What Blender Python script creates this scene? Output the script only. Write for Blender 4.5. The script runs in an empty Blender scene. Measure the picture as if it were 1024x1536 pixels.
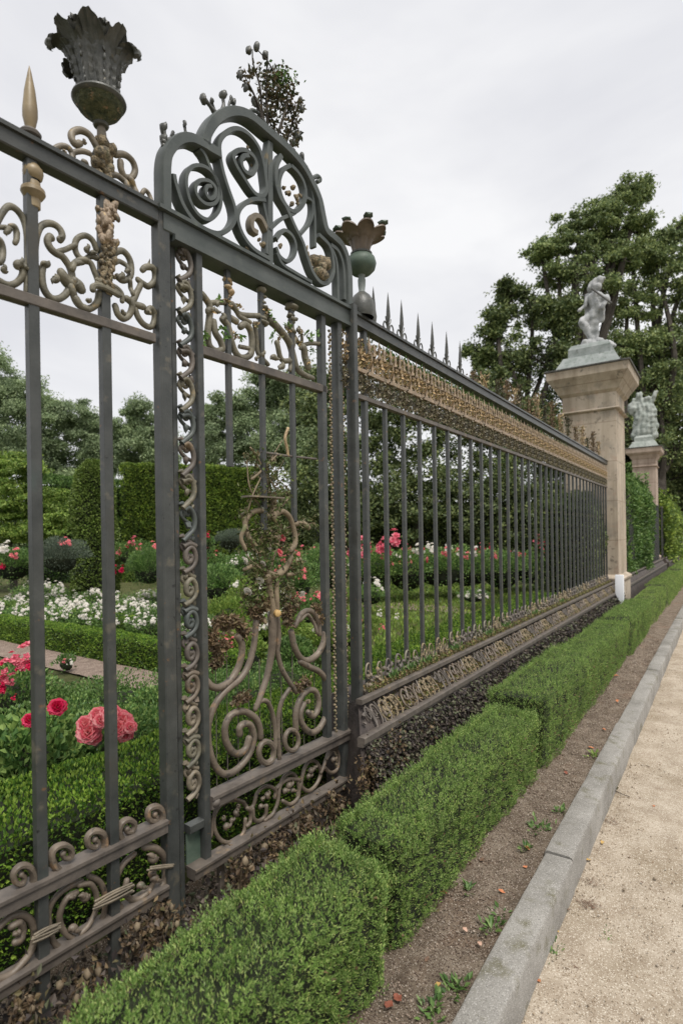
import bpy, bmesh, math, random
import numpy as np
from mathutils import Matrix, Vector
sc = bpy.context.scene
rad = math.radians

# ------------------------------------------------------------------ camera
FPX = 825.0; PSI = rad(34.8); RHO = rad(0.9); SH = 36.0
cF = np.array([-math.sin(PSI), math.cos(PSI), 0.0]); _R = np.array([math.cos(PSI), math.sin(PSI), 0.0]); _U = np.array([0, 0, 1.0])
cU = _U*math.cos(RHO) + _R*math.sin(RHO); cR = _R*math.cos(RHO) - _U*math.sin(RHO)
CAM = np.array([0, 0, 1.65])
cd = bpy.data.cameras.new('camera'); cam = bpy.data.objects.new('camera', cd); sc.collection.objects.link(cam)
cam.matrix_world = Matrix([[cR[0], cU[0], -cF[0], CAM[0]], [cR[1], cU[1], -cF[1], CAM[1]], [cR[2], cU[2], -cF[2], CAM[2]], [0, 0, 0, 1]])
cd.sensor_fit = 'VERTICAL'; cd.sensor_height = 36; cd.lens = 36*FPX/1536; cd.shift_y = SH/1536
cd.clip_start = 0.05; cd.clip_end = 2000
cd.dof.use_dof = True; cd.dof.focus_distance = 2.9; cd.dof.aperture_fstop = 2.6
sc.camera = cam

# ------------------------------------------------------------------ sky, sun, exposure
SUN_EL, SUN_AZ = rad(62), rad(120)
w = bpy.data.worlds.new('World'); sc.world = w; w.use_nodes = True
nt = w.node_tree; nt.nodes.clear()
out = nt.nodes.new('ShaderNodeOutputWorld'); bg = nt.nodes.new('ShaderNodeBackground'); bg.inputs[1].default_value = 0.1
sky = nt.nodes.new('ShaderNodeTexSky'); sky.sky_type = 'NISHITA'; sky.sun_disc = False
sky.sun_elevation = SUN_EL; sky.sun_rotation = SUN_AZ
tc = nt.nodes.new('ShaderNodeTexCoord'); mp = nt.nodes.new('ShaderNodeMapping'); mp.inputs['Scale'].default_value = (1, 1, 2.6)
nz = nt.nodes.new('ShaderNodeTexNoise'); nz.inputs['Scale'].default_value = 1.5; nz.inputs['Detail'].default_value = 5; nz.inputs['Roughness'].default_value = 0.5; nz.inputs['Distortion'].default_value = 0.4
rp = nt.nodes.new('ShaderNodeValToRGB'); rp.color_ramp.elements[0].position = 0.40; rp.color_ramp.elements[1].position = 0.62
rp.color_ramp.elements[0].color = (7.9, 7.95, 8.35, 1); rp.color_ramp.elements[1].color = (9.9, 9.9, 10.0, 1)
mx = nt.nodes.new('ShaderNodeMix'); mx.data_type = 'RGBA'; mx.inputs[0].default_value = 0.95
L = nt.links.new
L(tc.outputs['Generated'], mp.inputs[0]); L(mp.outputs[0], nz.inputs['Vector']); L(nz.outputs[0], rp.inputs[0])
L(sky.outputs[0], mx.inputs[6]); L(rp.outputs[0], mx.inputs[7]); L(mx.outputs[2], bg.inputs[0]); L(bg.outputs[0], out.inputs[0])
sd = bpy.data.lights.new('sun', 'SUN'); sun = bpy.data.objects.new('sun', sd); sc.collection.objects.link(sun)
sd.energy = 3.2; sd.angle = rad(20); sd.color = (1, 0.96, 0.9)
sv = Vector((math.cos(SUN_EL)*math.sin(SUN_AZ), math.cos(SUN_EL)*math.cos(SUN_AZ), math.sin(SUN_EL)))
sun.rotation_euler = sv.to_track_quat('Z', 'Y').to_euler()
sc.view_settings.view_transform = 'Standard'; sc.view_settings.look = 'None'; sc.view_settings.exposure = 0.0; sc.view_settings.gamma = 1

# ------------------------------------------------------------------ helpers
rng = np.random.default_rng(7)
def proj_ray(px, py): return cR*(px-512)/FPX + cU*(768+SH-py)/FPX + cF
def W(px, py, d): return CAM + proj_ray(px, py)*d
XF = -1.7
J = np.array([XF, 2.5505, 0.0])
GA = rad(2.5); gd = np.array([math.sin(GA), math.cos(GA), 0.0]); gn = np.array([gd[1], -gd[0], 0.0])   # gn points to the path
def G(px, py, off=0.0):
    r = proj_ray(px, py); t = ((J-CAM)@gn)/(r@gn); return CAM + r*t + gn*off
def gsz(px, py, n): r = proj_ray(px, py); return n*((J-CAM)@gn)/(r@gn)/FPX
def GS(s, z, off=0.0): return J + gd*s + gn*off + np.array([0, 0, z])

class MB:
    def __init__(s): s.v = []; s.f = []; s.n = 0
    def add(s, v, f, m=0):
        v = np.asarray(v, float).reshape(-1, 3); f = np.asarray(f, np.int64)
        s.v.append(v); s.f.append((f + s.n, m)); s.n += len(v)
    def mesh(s, name, mats, inv=None, smooth=True, ang=38):
        V = np.concatenate(s.v)
        if inv is not None: V = V@inv[:3, :3].T + inv[:3, 3]
        idx = np.concatenate([f.ravel() for f, m in s.f]); cnt = np.concatenate([np.full(len(f), f.shape[1]) for f, m in s.f])
        mi = np.concatenate([np.full(len(f), m) for f, m in s.f])
        me = bpy.data.meshes.new(name)
        me.vertices.add(len(V)); me.vertices.foreach_set('co', V.astype(np.float32).ravel())
        me.loops.add(len(idx)); me.loops.foreach_set('vertex_index', idx.astype(np.int32))
        me.polygons.add(len(cnt)); me.polygons.foreach_set('loop_start', (np.cumsum(cnt)-cnt).astype(np.int32))
        me.polygons.foreach_set('loop_total', cnt.astype(np.int32)); me.polygons.foreach_set('material_index', mi.astype(np.int32))
        me.polygons.foreach_set('use_smooth', np.full(len(cnt), bool(smooth)))
        me.update(calc_edges=True)
        if smooth and ang: me.set_sharp_from_angle(angle=rad(ang))
        for m in (mats if isinstance(mats, (list, tuple)) else [mats]): me.materials.append(m)
        return me
    def build(s, name, mats, parent=None, smooth=True, ang=38):
        inv = INV.get(root_of(parent)) if parent else None
        me = s.mesh(name, mats, inv, smooth, ang)
        o = bpy.data.objects.new(name, me); sc.collection.objects.link(o)
        if parent: o.parent = parent
        return o
INV = {}
def root_of(o):
    while o.parent: o = o.parent
    return o
def thing(name, label, cat, loc, rz=0.0, group=None):
    o = bpy.data.objects.new(name, None); sc.collection.objects.link(o); o.empty_display_size = 0.2
    o.location = tuple(loc); o.rotation_euler = (0, 0, rz); tag(o, label, cat, group)
    INV[o] = np.array((Matrix.Translation(Vector(loc)) @ Matrix.Rotation(rz, 4, 'Z')).inverted()); return o
def tag(o, label, cat, group=None, kind=None):
    o['label'] = label; o['category'] = cat
    if group: o['group'] = group
    if kind: o['kind'] = kind
    return o
def single(mb, name, mats, loc, label, cat, group=None, kind=None, smooth=True, ang=38):
    me = mb.mesh(name, mats, np.array(Matrix.Translation(-Vector(loc))), smooth, ang)
    o = bpy.data.objects.new(name, me); sc.collection.objects.link(o); o.location = tuple(loc)
    return tag(o, label, cat, group, kind)
def structure(mb, name, mats, smooth=False):
    o = mb.build(name, mats, None, smooth); o['kind'] = 'structure'; return o
def nrmz(a): return a/np.maximum(np.linalg.norm(a, axis=-1, keepdims=True), 1e-9)
def catmull(P, k=6, closed=False):
    P = np.asarray(P, float); n = len(P)
    if n < 3: return P
    Q = np.vstack([P[-1], P, P[0], P[1]]) if closed else np.vstack([2*P[0]-P[1], P, 2*P[-1]-P[-2]])
    o = []
    for i in range(n if closed else n-1):
        a, b, c, d = Q[i:i+4]
        for t in np.arange(k)/k: o.append(0.5*((2*b)+(-a+c)*t+(2*a-5*b+4*c-d)*t*t+(-a+3*b-3*c+d)*t**3))
    if not closed: o.append(P[-1])
    return np.array(o)
def sweep(mb, P, r, nrm, sec='round', rn=None, closed=False, m=0, seg=8):
    """sweep a section: half width r in the plane of the curve, rn along nrm"""
    P = np.asarray(P, float); n = len(P); r = np.broadcast_to(np.asarray(r, float), (n,)); rn = r if rn is None else np.broadcast_to(np.asarray(rn, float), (n,))
    T = nrmz(np.roll(P, -1, 0)-np.roll(P, 1, 0)) if closed else nrmz(np.gradient(P, axis=0))
    N = np.broadcast_to(np.asarray(nrm, float), (n, 3)); N = nrmz(N-(N*T).sum(1, keepdims=True)*T); B = np.cross(T, N)
    if sec == 'round': a = (np.arange(seg)+.5)*2*math.pi/seg; S = np.stack([np.cos(a), np.sin(a)], 1)
    elif sec == 'flat': c = 0.72; S = np.array([(1, -c), (1, c), (.8, 1), (-.8, 1), (-1, c), (-1, -c), (-.8, -1), (.8, -1)])
    else: c = 0.84; S = np.array([(1, -c), (1, c), (c, 1), (-c, 1), (-1, c), (-1, -c), (-c, -1), (c, -1)])
    k = len(S)
    V = P[:, None, :] + B[:, None, :]*(S[None, :, 0:1]*r[:, None, None]) + N[:, None, :]*(S[None, :, 1:2]*rn[:, None, None])
    i = np.arange(n if closed else n-1)[:, None]; j = np.arange(k)[None, :]; i2 = (i+1) % n; j2 = (j+1) % k
    Fq = np.stack([i*k+j, i*k+j2, i2*k+j2, i2*k+j], -1).reshape(-1, 4)
    b = mb.n; mb.add(V.reshape(-1, 3), Fq, m)
    if not closed: mb.f.append((np.array([list(range(k))[::-1]])+b, m)); mb.f.append((np.array([[(n-1)*k+q for q in range(k)]])+b, m))
def bar(mb, a, b, r, rn=None, nrm=None, sec='rect', m=0):
    sweep(mb, np.array([a, b]), r, gn if nrm is None else nrm, sec, rn, m=m)
def box(mb, lo, hi, m=0, c=0.0):
    x0, y0, z0 = lo; x1, y1, z1 = hi
    if c <= 0:
        V = [(x, y, z) for z in (z0, z1) for y in (y0, y1) for x in (x0, x1)]
        mb.add(V, [(0, 2, 3, 1), (4, 5, 7, 6), (0, 1, 5, 4), (2, 6, 7, 3), (0, 4, 6, 2), (1, 3, 7, 5)], m); return
    bm = bmesh.new(); bmesh.ops.create_cube(bm, size=1)
    for v in bm.verts: v.co = Vector(((x0+x1)/2+v.co.x*(x1-x0), (y0+y1)/2+v.co.y*(y1-y0), (z0+z1)/2+v.co.z*(z1-z0)))
    bmesh.ops.bevel(bm, geom=bm.edges[:], offset=c, segments=2, affect='EDGES', profile=0.6)
    bm.verts.index_update(); V = [tuple(v.co) for v in bm.verts]; b = mb.n; first = True
    groups = {}
    for f in bm.faces: groups.setdefault(len(f.verts), []).append([v.index for v in f.verts])
    for k, fs in groups.items():
        if first: mb.add(V, fs, m); first = False
        else: mb.f.append((np.array(fs)+b, m))
    bm.free()
def lathe(mb, c, prof, n=24, mod=None, axis=(0, 0, 1), m=0):
    ax = np.array(axis, float)/np.linalg.norm(axis); u = nrmz(np.cross(ax, [0.3, 1, 0.1])); v = np.cross(ax, u)
    prof = np.asarray(prof, float); k = len(prof); a = np.arange(n)*2*math.pi/n
    R = prof[:, 0][:, None]*np.ones(n)[None]; Z = prof[:, 1][:, None]*np.ones(n)[None]
    if mod: R, Z = mod(R, Z, a[None, :])
    V = np.asarray(c)+R[..., None]*(np.cos(a)[None, :, None]*u+np.sin(a)[None, :, None]*v)+Z[..., None]*ax
    i = np.arange(k-1)[:, None]; j = np.arange(n)[None, :]; j2 = (j+1) % n
    mb.add(V.reshape(-1, 3), np.stack([i*n+j, i*n+j2, (i+1)*n+j2, (i+1)*n+j], -1).reshape(-1, 4), m)
def _ico(s):
    bm = bmesh.new(); bmesh.ops.create_icosphere(bm, subdivisions=s, radius=1); v = np.array([x.co[:] for x in bm.verts]); f = np.array([[q.index for q in t.verts] for t in bm.faces]); bm.free(); return v, f
ICO = {s: _ico(s) for s in (1, 2, 3, 4)}
class Noise3:
    def __init__(s, seed, freq, n=24):
        r = np.random.default_rng(seed); s.k = nrmz(r.normal(size=(n, 3)))*freq*r.uniform(.5, 1.9, (n, 1)); s.p = r.uniform(0, 6.28, n); s.n = n
    def __call__(s, P): return np.sin(P@s.k.T+s.p).sum(1)*math.sqrt(2.0/s.n)*0.6
def lump(mb, c, r, seed=0, amp=0.2, sub=2, rot=None, m=0, freq=2.5):
    v, f = ICO[sub]; v = v*(1+amp*Noise3(seed, freq)(v))[:, None]*np.asarray(r, float)
    if rot is not None: v = v@np.asarray(rot).T
    mb.add(v+np.asarray(c), f, m)
def leaves(mb, P, D, N, Ls, Ws, fold=0.25, m=0, curl=0.0):
    """one folded kite per leaf"""
    P = np.asarray(P, float); n = len(P); D = nrmz(D); N = nrmz(N-(N*D).sum(1, keepdims=True)*D); S = np.cross(D, N)
    Ls = np.broadcast_to(Ls, (n,))[:, None]; Ws = np.broadcast_to(Ws, (n,))[:, None]
    mid = P+D*Ls*.45; a = mid+S*Ws*.5+N*Ws*fold; b = mid-S*Ws*.5+N*Ws*fold; tip = P+D*Ls-N*Ls*curl
    V = np.stack([P, a, tip, b], 1).reshape(-1, 3); i = np.arange(n)[:, None]*4
    mb.add(V, np.concatenate([i+[0, 1, 2], i+[0, 2, 3]]), m)
def rdir(n, g=None): return nrmz((g or rng).normal(size=(n, 3)))

# ------------------------------------------------------------------ materials
def mat(name): m = bpy.data.materials.new(name); m.use_nodes = True; t = m.node_tree; return m, t, t.nodes['Principled BSDF']
def nd(t, typ, **kw):
    n = t.nodes.new(typ)
    for k, v in kw.items():
        if k.startswith('i_'): n.inputs[k[2:].replace('_', ' ')].default_value = v
        else: setattr(n, k, v)
    return n
def ramp(t, src, stops):
    r = t.nodes.new('ShaderNodeValToRGB'); e = r.color_ramp.elements
    while len(e) < len(stops): e.new(0.5)
    for q, (p, c) in zip(e, stops): q.position = p; q.color = (*c, 1)
    t.links.new(src, r.inputs[0]); return r.outputs[0]
def noise(t, scale, detail=4, rough=.55, coord='Object', sc3=None):
    c = t.nodes.new('ShaderNodeTexCoord'); n = nd(t, 'ShaderNodeTexNoise', i_Scale=scale, i_Detail=detail, i_Roughness=rough)
    src = c.outputs[coord]
    if sc3: mpn = t.nodes.new('ShaderNodeMapping'); mpn.inputs['Scale'].default_value = sc3; t.links.new(src, mpn.inputs[0]); src = mpn.outputs[0]
    t.links.new(src, n.inputs['Vector']); return n.outputs[0]
def mixc(t, fac, a, b, mode='MIX'):
    x = t.nodes.new('ShaderNodeMix'); x.data_type = 'RGBA'; x.blend_type = mode
    for s, v in ((0, fac), (6, a), (7, b)):
        if hasattr(v, 'is_linked') or hasattr(v, 'links'): t.links.new(v, x.inputs[s])
        elif s == 0: x.inputs[0].default_value = v
        else: x.inputs[s].default_value = (*v, 1)
    return x.outputs[2]
def bump(t, b, h, strength, dist):
    n = nd(t, 'ShaderNodeBump', i_Strength=strength, i_Distance=dist); t.links.new(h, n.inputs['Height']); t.links.new(n.outputs[0], b.inputs['Normal'])
def surf(name, stops, scale, rough=.7, bscale=None, bs=.4, bd=.004, metal=0, detail=6, spots=None, sc3=None):
    m, t, b = mat(name); col = ramp(t, noise(t, scale, detail, .6, sc3=sc3), stops)
    if spots:
        for (sc_, lo, hi, c) in spots:
            f = ramp(t, noise(t, sc_, 4, .6), [(lo, (0, 0, 0)), (hi, (1, 1, 1))]); col = mixc(t, f, col, c)
    t.links.new(col, b.inputs['Base Color']); b.inputs['Roughness'].default_value = rough; b.inputs['Metallic'].default_value = metal
    if bscale: bump(t, b, noise(t, bscale, 5, .6), bs, bd)
    return m
IRON = surf('painted_iron', [(.3, (.034, .037, .035)), (.7, (.073, .076, .071))], 9, .42, 120, .4, .002, spots=[(31, .66, .70, (.02, .02, .02)), (26, .66, .72, (.15, .085, .045)), (3.5, .56, .72, (.055, .052, .043)), (14, .60, .72, (.115, .105, .082)), (5, .63, .75, (.060, .075, .068))])
IRONG = surf('greenish_iron', [(.3, (.050, .060, .056)), (.7, (.098, .108, .100))], 8, .5, 140, .3, .002, spots=[(18, .62, .72, (.10, .115, .095)), (11, .68, .76, (.15, .125, .075))])
BROWNIRON = surf('weathered_rail', [(.3, (.07, .06, .052)), (.7, (.155, .13, .108))], 14, .55, 120, .4, .003, sc3=None, spots=[(9, .6, .7, (.23, .17, .11))])
BRONZE = surf('weathered_bronze', [(.28, (.10, .085, .062)), (.72, (.26, .215, .155))], 16, .5, 90, .5, .004, spots=[(22, .62, .7, (.34, .25, .13)), (13, .66, .76, (.09, .095, .07))])
SCROLL = surf('grey_green_scroll', [(.28, (.075, .07, .05)), (.72, (.235, .21, .15))], 22, .55, 90, .5, .004, spots=[(18, .62, .72, (.34, .25, .13)), (10, .66, .76, (.07, .075, .06))])
TUBE = surf('brown_bronze_tube', [(.3, (.08, .063, .047)), (.7, (.20, .158, .118))], 9, .48, 60, .6, .004, spots=[(17, .60, .72, (.29, .18, .10)), (26, .60, .68, (.06, .05, .04)), (12, .66, .74, (.10, .105, .07))])
GOLD = surf('worn_gilding', [(.3, (.22, .155, .08)), (.7, (.50, .36, .20))], 40, .5, 120, .8, .006, spots=[(30, .6, .68, (.11, .08, .05))])
GILT = surf('tarnished_gilding', [(.3, (.17, .125, .085)), (.7, (.42, .315, .215))], 26, .5, 120, .8, .006, spots=[(19, .56, .66, (.10, .085, .05)), (45, .62, .68, (.50, .36, .18))])
GOLDT = surf('tan_gilding', [(.3, (.20, .15, .085)), (.7, (.38, .29, .165))], 10, .45, 80, .2, .002)
CRUST = surf('crusted_bronze', [(.35, (.055, .05, .035)), (.62, (.40, .31, .19))], 70, .7, 150, 1, .012, spots=[(20, .58, .68, (.10, .11, .05))])
URNM = surf('dark_green_bronze', [(.3, (.045, .048, .043)), (.7, (.12, .118, .105))], 14, .42, 80, .5, .004, spots=[(28, .64, .74, (.17, .145, .10))])
MOSS = surf('mossy_bronze', [(.35, (.025, .035, .012)), (.65, (.12, .12, .055))], 45, .8, 120, 1, .01, spots=[(33, .60, .66, (.30, .20, .11))])
URN2 = surf('brown_bronze_petals', [(.3, (.11, .085, .065)), (.7, (.20, .15, .11))], 12, .5, 80, .4, .003)
VERDI = surf('green_verdigris', [(.3, (.055, .085, .065)), (.7, (.12, .16, .12))], 12, .55, 80, .4, .003)
WOODCUT = surf('cut_wood', [(.3, (.35, .2, .06)), (.7, (.62, .42, .18))], 60, .6, 200, .5, .002)
STONE = surf('sandstone', [(.3, (.40, .33, .25)), (.7, (.56, .475, .375))], 2.4, .88, 60, .5, .008, sc3=(1, 1, .35), spots=[(3.2, .52, .70, (.33, .29, .235)), (11, .60, .70, (.21, .18, .14)), (5, .58, .72, (.44, .33, .25)), (9, .66, .74, (.27, .22, .17))])
STONE2 = surf('pink_sandstone', [(.3, (.34, .26, .21)), (.7, (.50, .40, .32))], 2.4, .85, 60, .35, .006, spots=[(6, .60, .72, (.30, .23, .18))])
LEAD = surf('grey_lead', [(.3, (.17, .20, .18)), (.7, (.34, .36, .35))], 8, .7, 40, .4, .01, spots=[(14, .6, .7, (.12, .13, .115))])
LEADDK = surf('dark_lead_edge', [(.3, (.055, .053, .048)), (.7, (.12, .115, .105))], 8, .7, 40, .4, .01)
MARBLE = surf('weathered_marble', [(.3, (.24, .25, .25)), (.7, (.50, .50, .50))], 5, .75, 30, .4, .01, spots=[(9, .56, .68, (.20, .21, .20))])
MARBLE2 = surf('mossy_marble', [(.3, (.22, .25, .22)), (.7, (.42, .44, .41))], 5, .75, 30, .4, .01, spots=[(9, .56, .68, (.15, .17, .15))])
WHITE = surf('white_paint', [(.3, (.76, .77, .79)), (.7, (.84, .85, .87))], 3, .5)
PLINTH = surf('dark_plinth', [(.3, (.035, .028, .026)), (.7, (.10, .08, .068))], 9, .75, 70, .8, .01)
BARK = surf('bark', [(.3, (.035, .028, .022)), (.7, (.10, .085, .068))], 4, .9, 20, 1, .03)
DRYWOOD = surf('dry_twig', [(.3, (.13, .10, .065)), (.7, (.29, .225, .145))], 14, .8, 60, .6, .004, spots=[(9, .58, .68, (.13, .15, .06))])
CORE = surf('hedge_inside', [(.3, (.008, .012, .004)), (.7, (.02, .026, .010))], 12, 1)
def courses(m, period, w_):
    t = m.node_tree; b = t.nodes['Principled BSDF']; src = b.inputs['Base Color'].links[0].from_socket; c = t.nodes.new('ShaderNodeTexCoord'); sx = t.nodes.new('ShaderNodeSeparateXYZ'); t.links.new(c.outputs['Object'], sx.inputs[0])
    q = nd(t, 'ShaderNodeMath', operation='PINGPONG'); q.inputs[1].default_value = period/2; t.links.new(sx.outputs[2], q.inputs[0])
    f = ramp(t, q.outputs[0], [(0, (.62, .58, .54)), (w_, (1, 1, 1))]); st_ = ramp(t, noise(t, 7, 4, .6, sc3=(1, 1, .08)), [(.42, (1, 1, 1)), (.66, (.66, .64, .60))])
    t.links.new(mixc(t, .8, mixc(t, 1.0, src, f, 'MULTIPLY'), st_, 'MULTIPLY'), b.inputs['Base Color'])
courses(STONE, .70, .010); courses(STONE2, .62, .014)
def leafmat(name, cols, tr=.25, rough=.45, clump=6.0, ca=(0.62, 1.25)):
    m, t, b = mat(name); g = t.nodes.new('ShaderNodeNewGeometry'); n = len(cols)
    c = ramp(t, g.outputs['Random Per Island'], [(i/max(n-1, 1), q) for i, q in enumerate(cols)])
    f = ramp(t, noise(t, clump, 3, .6), [(.3, (ca[0],)*3), (.7, (ca[1], ca[1]*.98, ca[1]*.85))]); c = mixc(t, 1.0, c, f, 'MULTIPLY')
    t.links.new(c, b.inputs['Base Color']); b.inputs['Roughness'].default_value = rough; b.inputs['Specular IOR Level'].default_value = .35
    tl = t.nodes.new('ShaderNodeBsdfTranslucent'); t.links.new(c, tl.inputs[0]); ms = t.nodes.new('ShaderNodeMixShader'); ms.inputs[0].default_value = tr
    o = t.nodes['Material Output']; t.links.new(b.outputs[0], ms.inputs[1]); t.links.new(tl.outputs[0], ms.inputs[2]); t.links.new(ms.outputs[0], o.inputs[0]); return m
L_FRONT = leafmat('front_hedge_leaf', [(0.084, 0.168, 0.037), (0.195, 0.334, 0.086), (0.353, 0.493, 0.150), (0.579, 0.652, 0.256)], .3, .45, 9)
L_SPRG = leafmat('hedge_sprig_leaf', [(0.086, 0.160, 0.037), (0.158, 0.271, 0.067), (0.257, 0.394, 0.110), (0.403, 0.516, 0.194)], .3, .45, 7, (.6, 1.2))
L_BOX = leafmat('box_leaf', [(0.032, 0.083, 0.014), (0.090, 0.190, 0.032), (0.212, 0.349, 0.052), (0.325, 0.459, 0.087)], .25, .35, 6)
L_TALL = leafmat('clipped_yew_leaf', [(0.070, 0.124, 0.030), (0.174, 0.270, 0.061), (0.392, 0.498, 0.103)], .2, .5, 1.6)
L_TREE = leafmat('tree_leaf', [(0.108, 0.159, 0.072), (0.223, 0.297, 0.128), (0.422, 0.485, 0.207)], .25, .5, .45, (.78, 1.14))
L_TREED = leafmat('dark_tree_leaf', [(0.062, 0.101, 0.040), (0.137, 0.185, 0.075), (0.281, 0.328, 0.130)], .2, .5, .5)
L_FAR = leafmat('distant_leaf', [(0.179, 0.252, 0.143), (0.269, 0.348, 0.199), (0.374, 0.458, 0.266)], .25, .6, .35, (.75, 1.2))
L_LIGHT = leafmat('light_green_leaf', [(0.096, 0.182, 0.030), (0.207, 0.320, 0.067), (0.380, 0.485, 0.117)], .3, .5, 1.2)
L_ROSE = leafmat('rose_leaf', [(0.062, 0.138, 0.045), (0.139, 0.263, 0.075), (0.342, 0.475, 0.150)], .25, .4, 5)
L_MID = leafmat('shrub_leaf', [(0.052, 0.112, 0.031), (0.118, 0.224, 0.060), (0.252, 0.374, 0.129)], .3, .45, 3)
L_GREY = leafmat('grey_green_leaf', [(.06, .09, .065), (.12, .16, .12), (.2, .24, .19)], .2, .6, 3)
L_DARKIVY = leafmat('dark_ivy_leaf', [(0.032, 0.027, 0.030), (0.073, 0.059, 0.058), (0.138, 0.111, 0.097), (0.130, 0.162, 0.089)], .1, .6, 7)
L_DRY = leafmat('dried_leaf', [(0.064, 0.044, 0.028), (0.152, 0.104, 0.068), (0.272, 0.192, 0.120), (0.096, 0.096, 0.040)], .2, .6, 9)
L_GILD = leafmat('gilded_leaf', [(0.150, 0.112, 0.075), (0.325, 0.237, 0.150), (0.575, 0.425, 0.263), (0.175, 0.200, 0.075)], .05, .45, 7)
L_GREYG = leafmat('grey_cast_leaf', [(.05, .045, .035), (.16, .14, .10), (.34, .29, .21), (.12, .13, .06)], .05, .45, 9)
L_SPRIG = leafmat('russet_leaf', [(0.030, 0.048, 0.019), (0.086, 0.082, 0.038), (0.147, 0.106, 0.062), (0.052, 0.067, 0.048)], .2, .45, 9)
P_PINK = leafmat('pink_petal', [(.74, .12, .18), (.86, .25, .30), (.92, .42, .45)], .35, .5, 20, (.85, 1.12))
P_RED = leafmat('crimson_petal', [(.45, .004, .04), (.66, .012, .09), (.80, .04, .16)], .3, .5, 20, (.8, 1.15))
P_ROSEP = leafmat('rose_pink_petal', [(.58, .07, .14), (.78, .17, .26), (.86, .34, .42)], .35, .5, 20, (.85, 1.12))
P_WHITE = leafmat('white_petal', [(.70, .68, .68), (.86, .84, .84), (.92, .88, .86)], .35, .5, 20, (.9, 1.08))

exec_order = None
# ------------------------------------------------------------------ ground
def grid(mb, x0, x1, y0, y1, z, nx, ny, amp=0, freq=8, seed=1, edge=None):
    X, Y = np.meshgrid(np.linspace(x0, x1, nx+1), np.linspace(y0, y1, ny+1)); P = np.stack([X.ravel(), Y.ravel(), np.zeros(X.size)], 1)
    h = (Noise3(seed, freq)(P)*.6+Noise3(seed+1, freq*3.1)(P)*.3+Noise3(seed+2, freq*9)(P)*.15)*amp if amp else 0
    P[:, 2] = z+h; i = np.arange(ny)[:, None]*(nx+1)+np.arange(nx)[None]; i = i.ravel()
    mb.add(P, np.stack([i, i+1, i+nx+2, i+nx+1], 1))
def groundmat(name, stops, scale, spk=None, spk2=None, bs=.6, bd=.006, patch=None, bsc=180):
    m, t, b = mat(name); col = ramp(t, noise(t, scale, 8, .65), stops)
    if patch: f = ramp(t, noise(t, patch[0], 4, .6), [(patch[1], (0, 0, 0)), (patch[2], (1, 1, 1))]); col = mixc(t, f, col, patch[3])
    for s in (spk, spk2):
        if s:
            v = nd(t, 'ShaderNodeTexVoronoi', i_Scale=s[0]); c = t.nodes.new('ShaderNodeTexCoord'); t.links.new(c.outputs['Object'], v.inputs['Vector'])
            sp = t.nodes.new('ShaderNodeSeparateColor'); t.links.new(v.outputs['Color'], sp.inputs[0])
            f = ramp(t, sp.outputs[0], [(s[1], (0, 0, 0)), (s[1]+.02, (1, 1, 1))]); col = mixc(t, f, col, s[2])
    t.links.new(col, b.inputs['Base Color']); b.inputs['Roughness'].default_value = .95; b.inputs['Specular IOR Level'].default_value = .2
    bump(t, b, noise(t, bsc, 6, .7), bs, bd); return m
M_PATH = groundmat('sandy_gravel', [(.3, (.29, .23, .170)), (.5, (.40, .335, .258)), (.7, (.49, .42, .335))], 7, (320, .88, (.66, .60, .50)), (260, .90, (.24, .185, .13)), .7, .006, (2.2, .48, .72, (.27, .215, .15)))
M_SOIL = groundmat('dry_soil', [(.3, (.12, .090, .064)), (.5, (.215, .168, .124)), (.7, (.32, .26, .20))], 9, (300, .90, (.50, .43, .36)), (220, .82, (.09, .062, .047)), 1, .012, (3, .55, .7, (.24, .16, .11)))
M_KERB = groundmat('kerb_concrete', [(.3, (.165, .155, .136)), (.5, (.265, .252, .228)), (.72, (.355, .34, .31))], 3, (420, .90, (.46, .44, .41)), (380, .90, (.16, .15, .14)), .5, .003, (9, .55, .70, (.15, .14, .095)))
M_GARDEN = groundmat('garden_soil', [(.3, (.05, .055, .02)), (.5, (.09, .10, .035)), (.7, (.13, .12, .06))], 5, None, None, 1, .02)
M_GPATH = groundmat('garden_gravel', [(.3, (.14, .10, .08)), (.5, (.20, .148, .118)), (.7, (.27, .205, .165))], 9, (250, .88, (.5, .42, .35)), None, .8, .008)
mb = MB(); grid(mb, -300, 300, -60, 500, -.02, 6, 6); g0 = structure(mb, 'ground', M_GARDEN)
mb = MB(); grid(mb, -.60, 3.2, -1.5, 12, 0, 150, 500, .011, 6, 3); grid(mb, -.60, 6, 12, 120, 0, 4, 8); structure(mb, 'path', M_PATH, True)
mb = MB(); grid(mb, -1.98, -.712, -1.5, 12, .118, 110, 800, .012, 14, 5); grid(mb, -1.98, -.712, 12, 120, .118, 3, 10); structure(mb, 'soil', M_SOIL, True)
mb = MB(); grid(mb, -60, -1.99, -8, 90, .10, 60, 90, .02, 1, 8); structure(mb, 'garden_ground', M_GARDEN, True)
mb = MB(); grid(mb, -13, -2.72, 3.42, 3.97, .118, 90, 12, .006, 10, 9); grid(mb, -12, -3.2, 10.0, 10.9, .122, 60, 12, .006, 10, 9); structure(mb, 'garden_path', M_GPATH, True)
mb = MB(); ys = [-1.6, .62, 2.66, 4.75, 6.8, 8.9, 11, 13.1, 15.2, 17.3, 20, 23, 26, 30, 40, 60]
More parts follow.
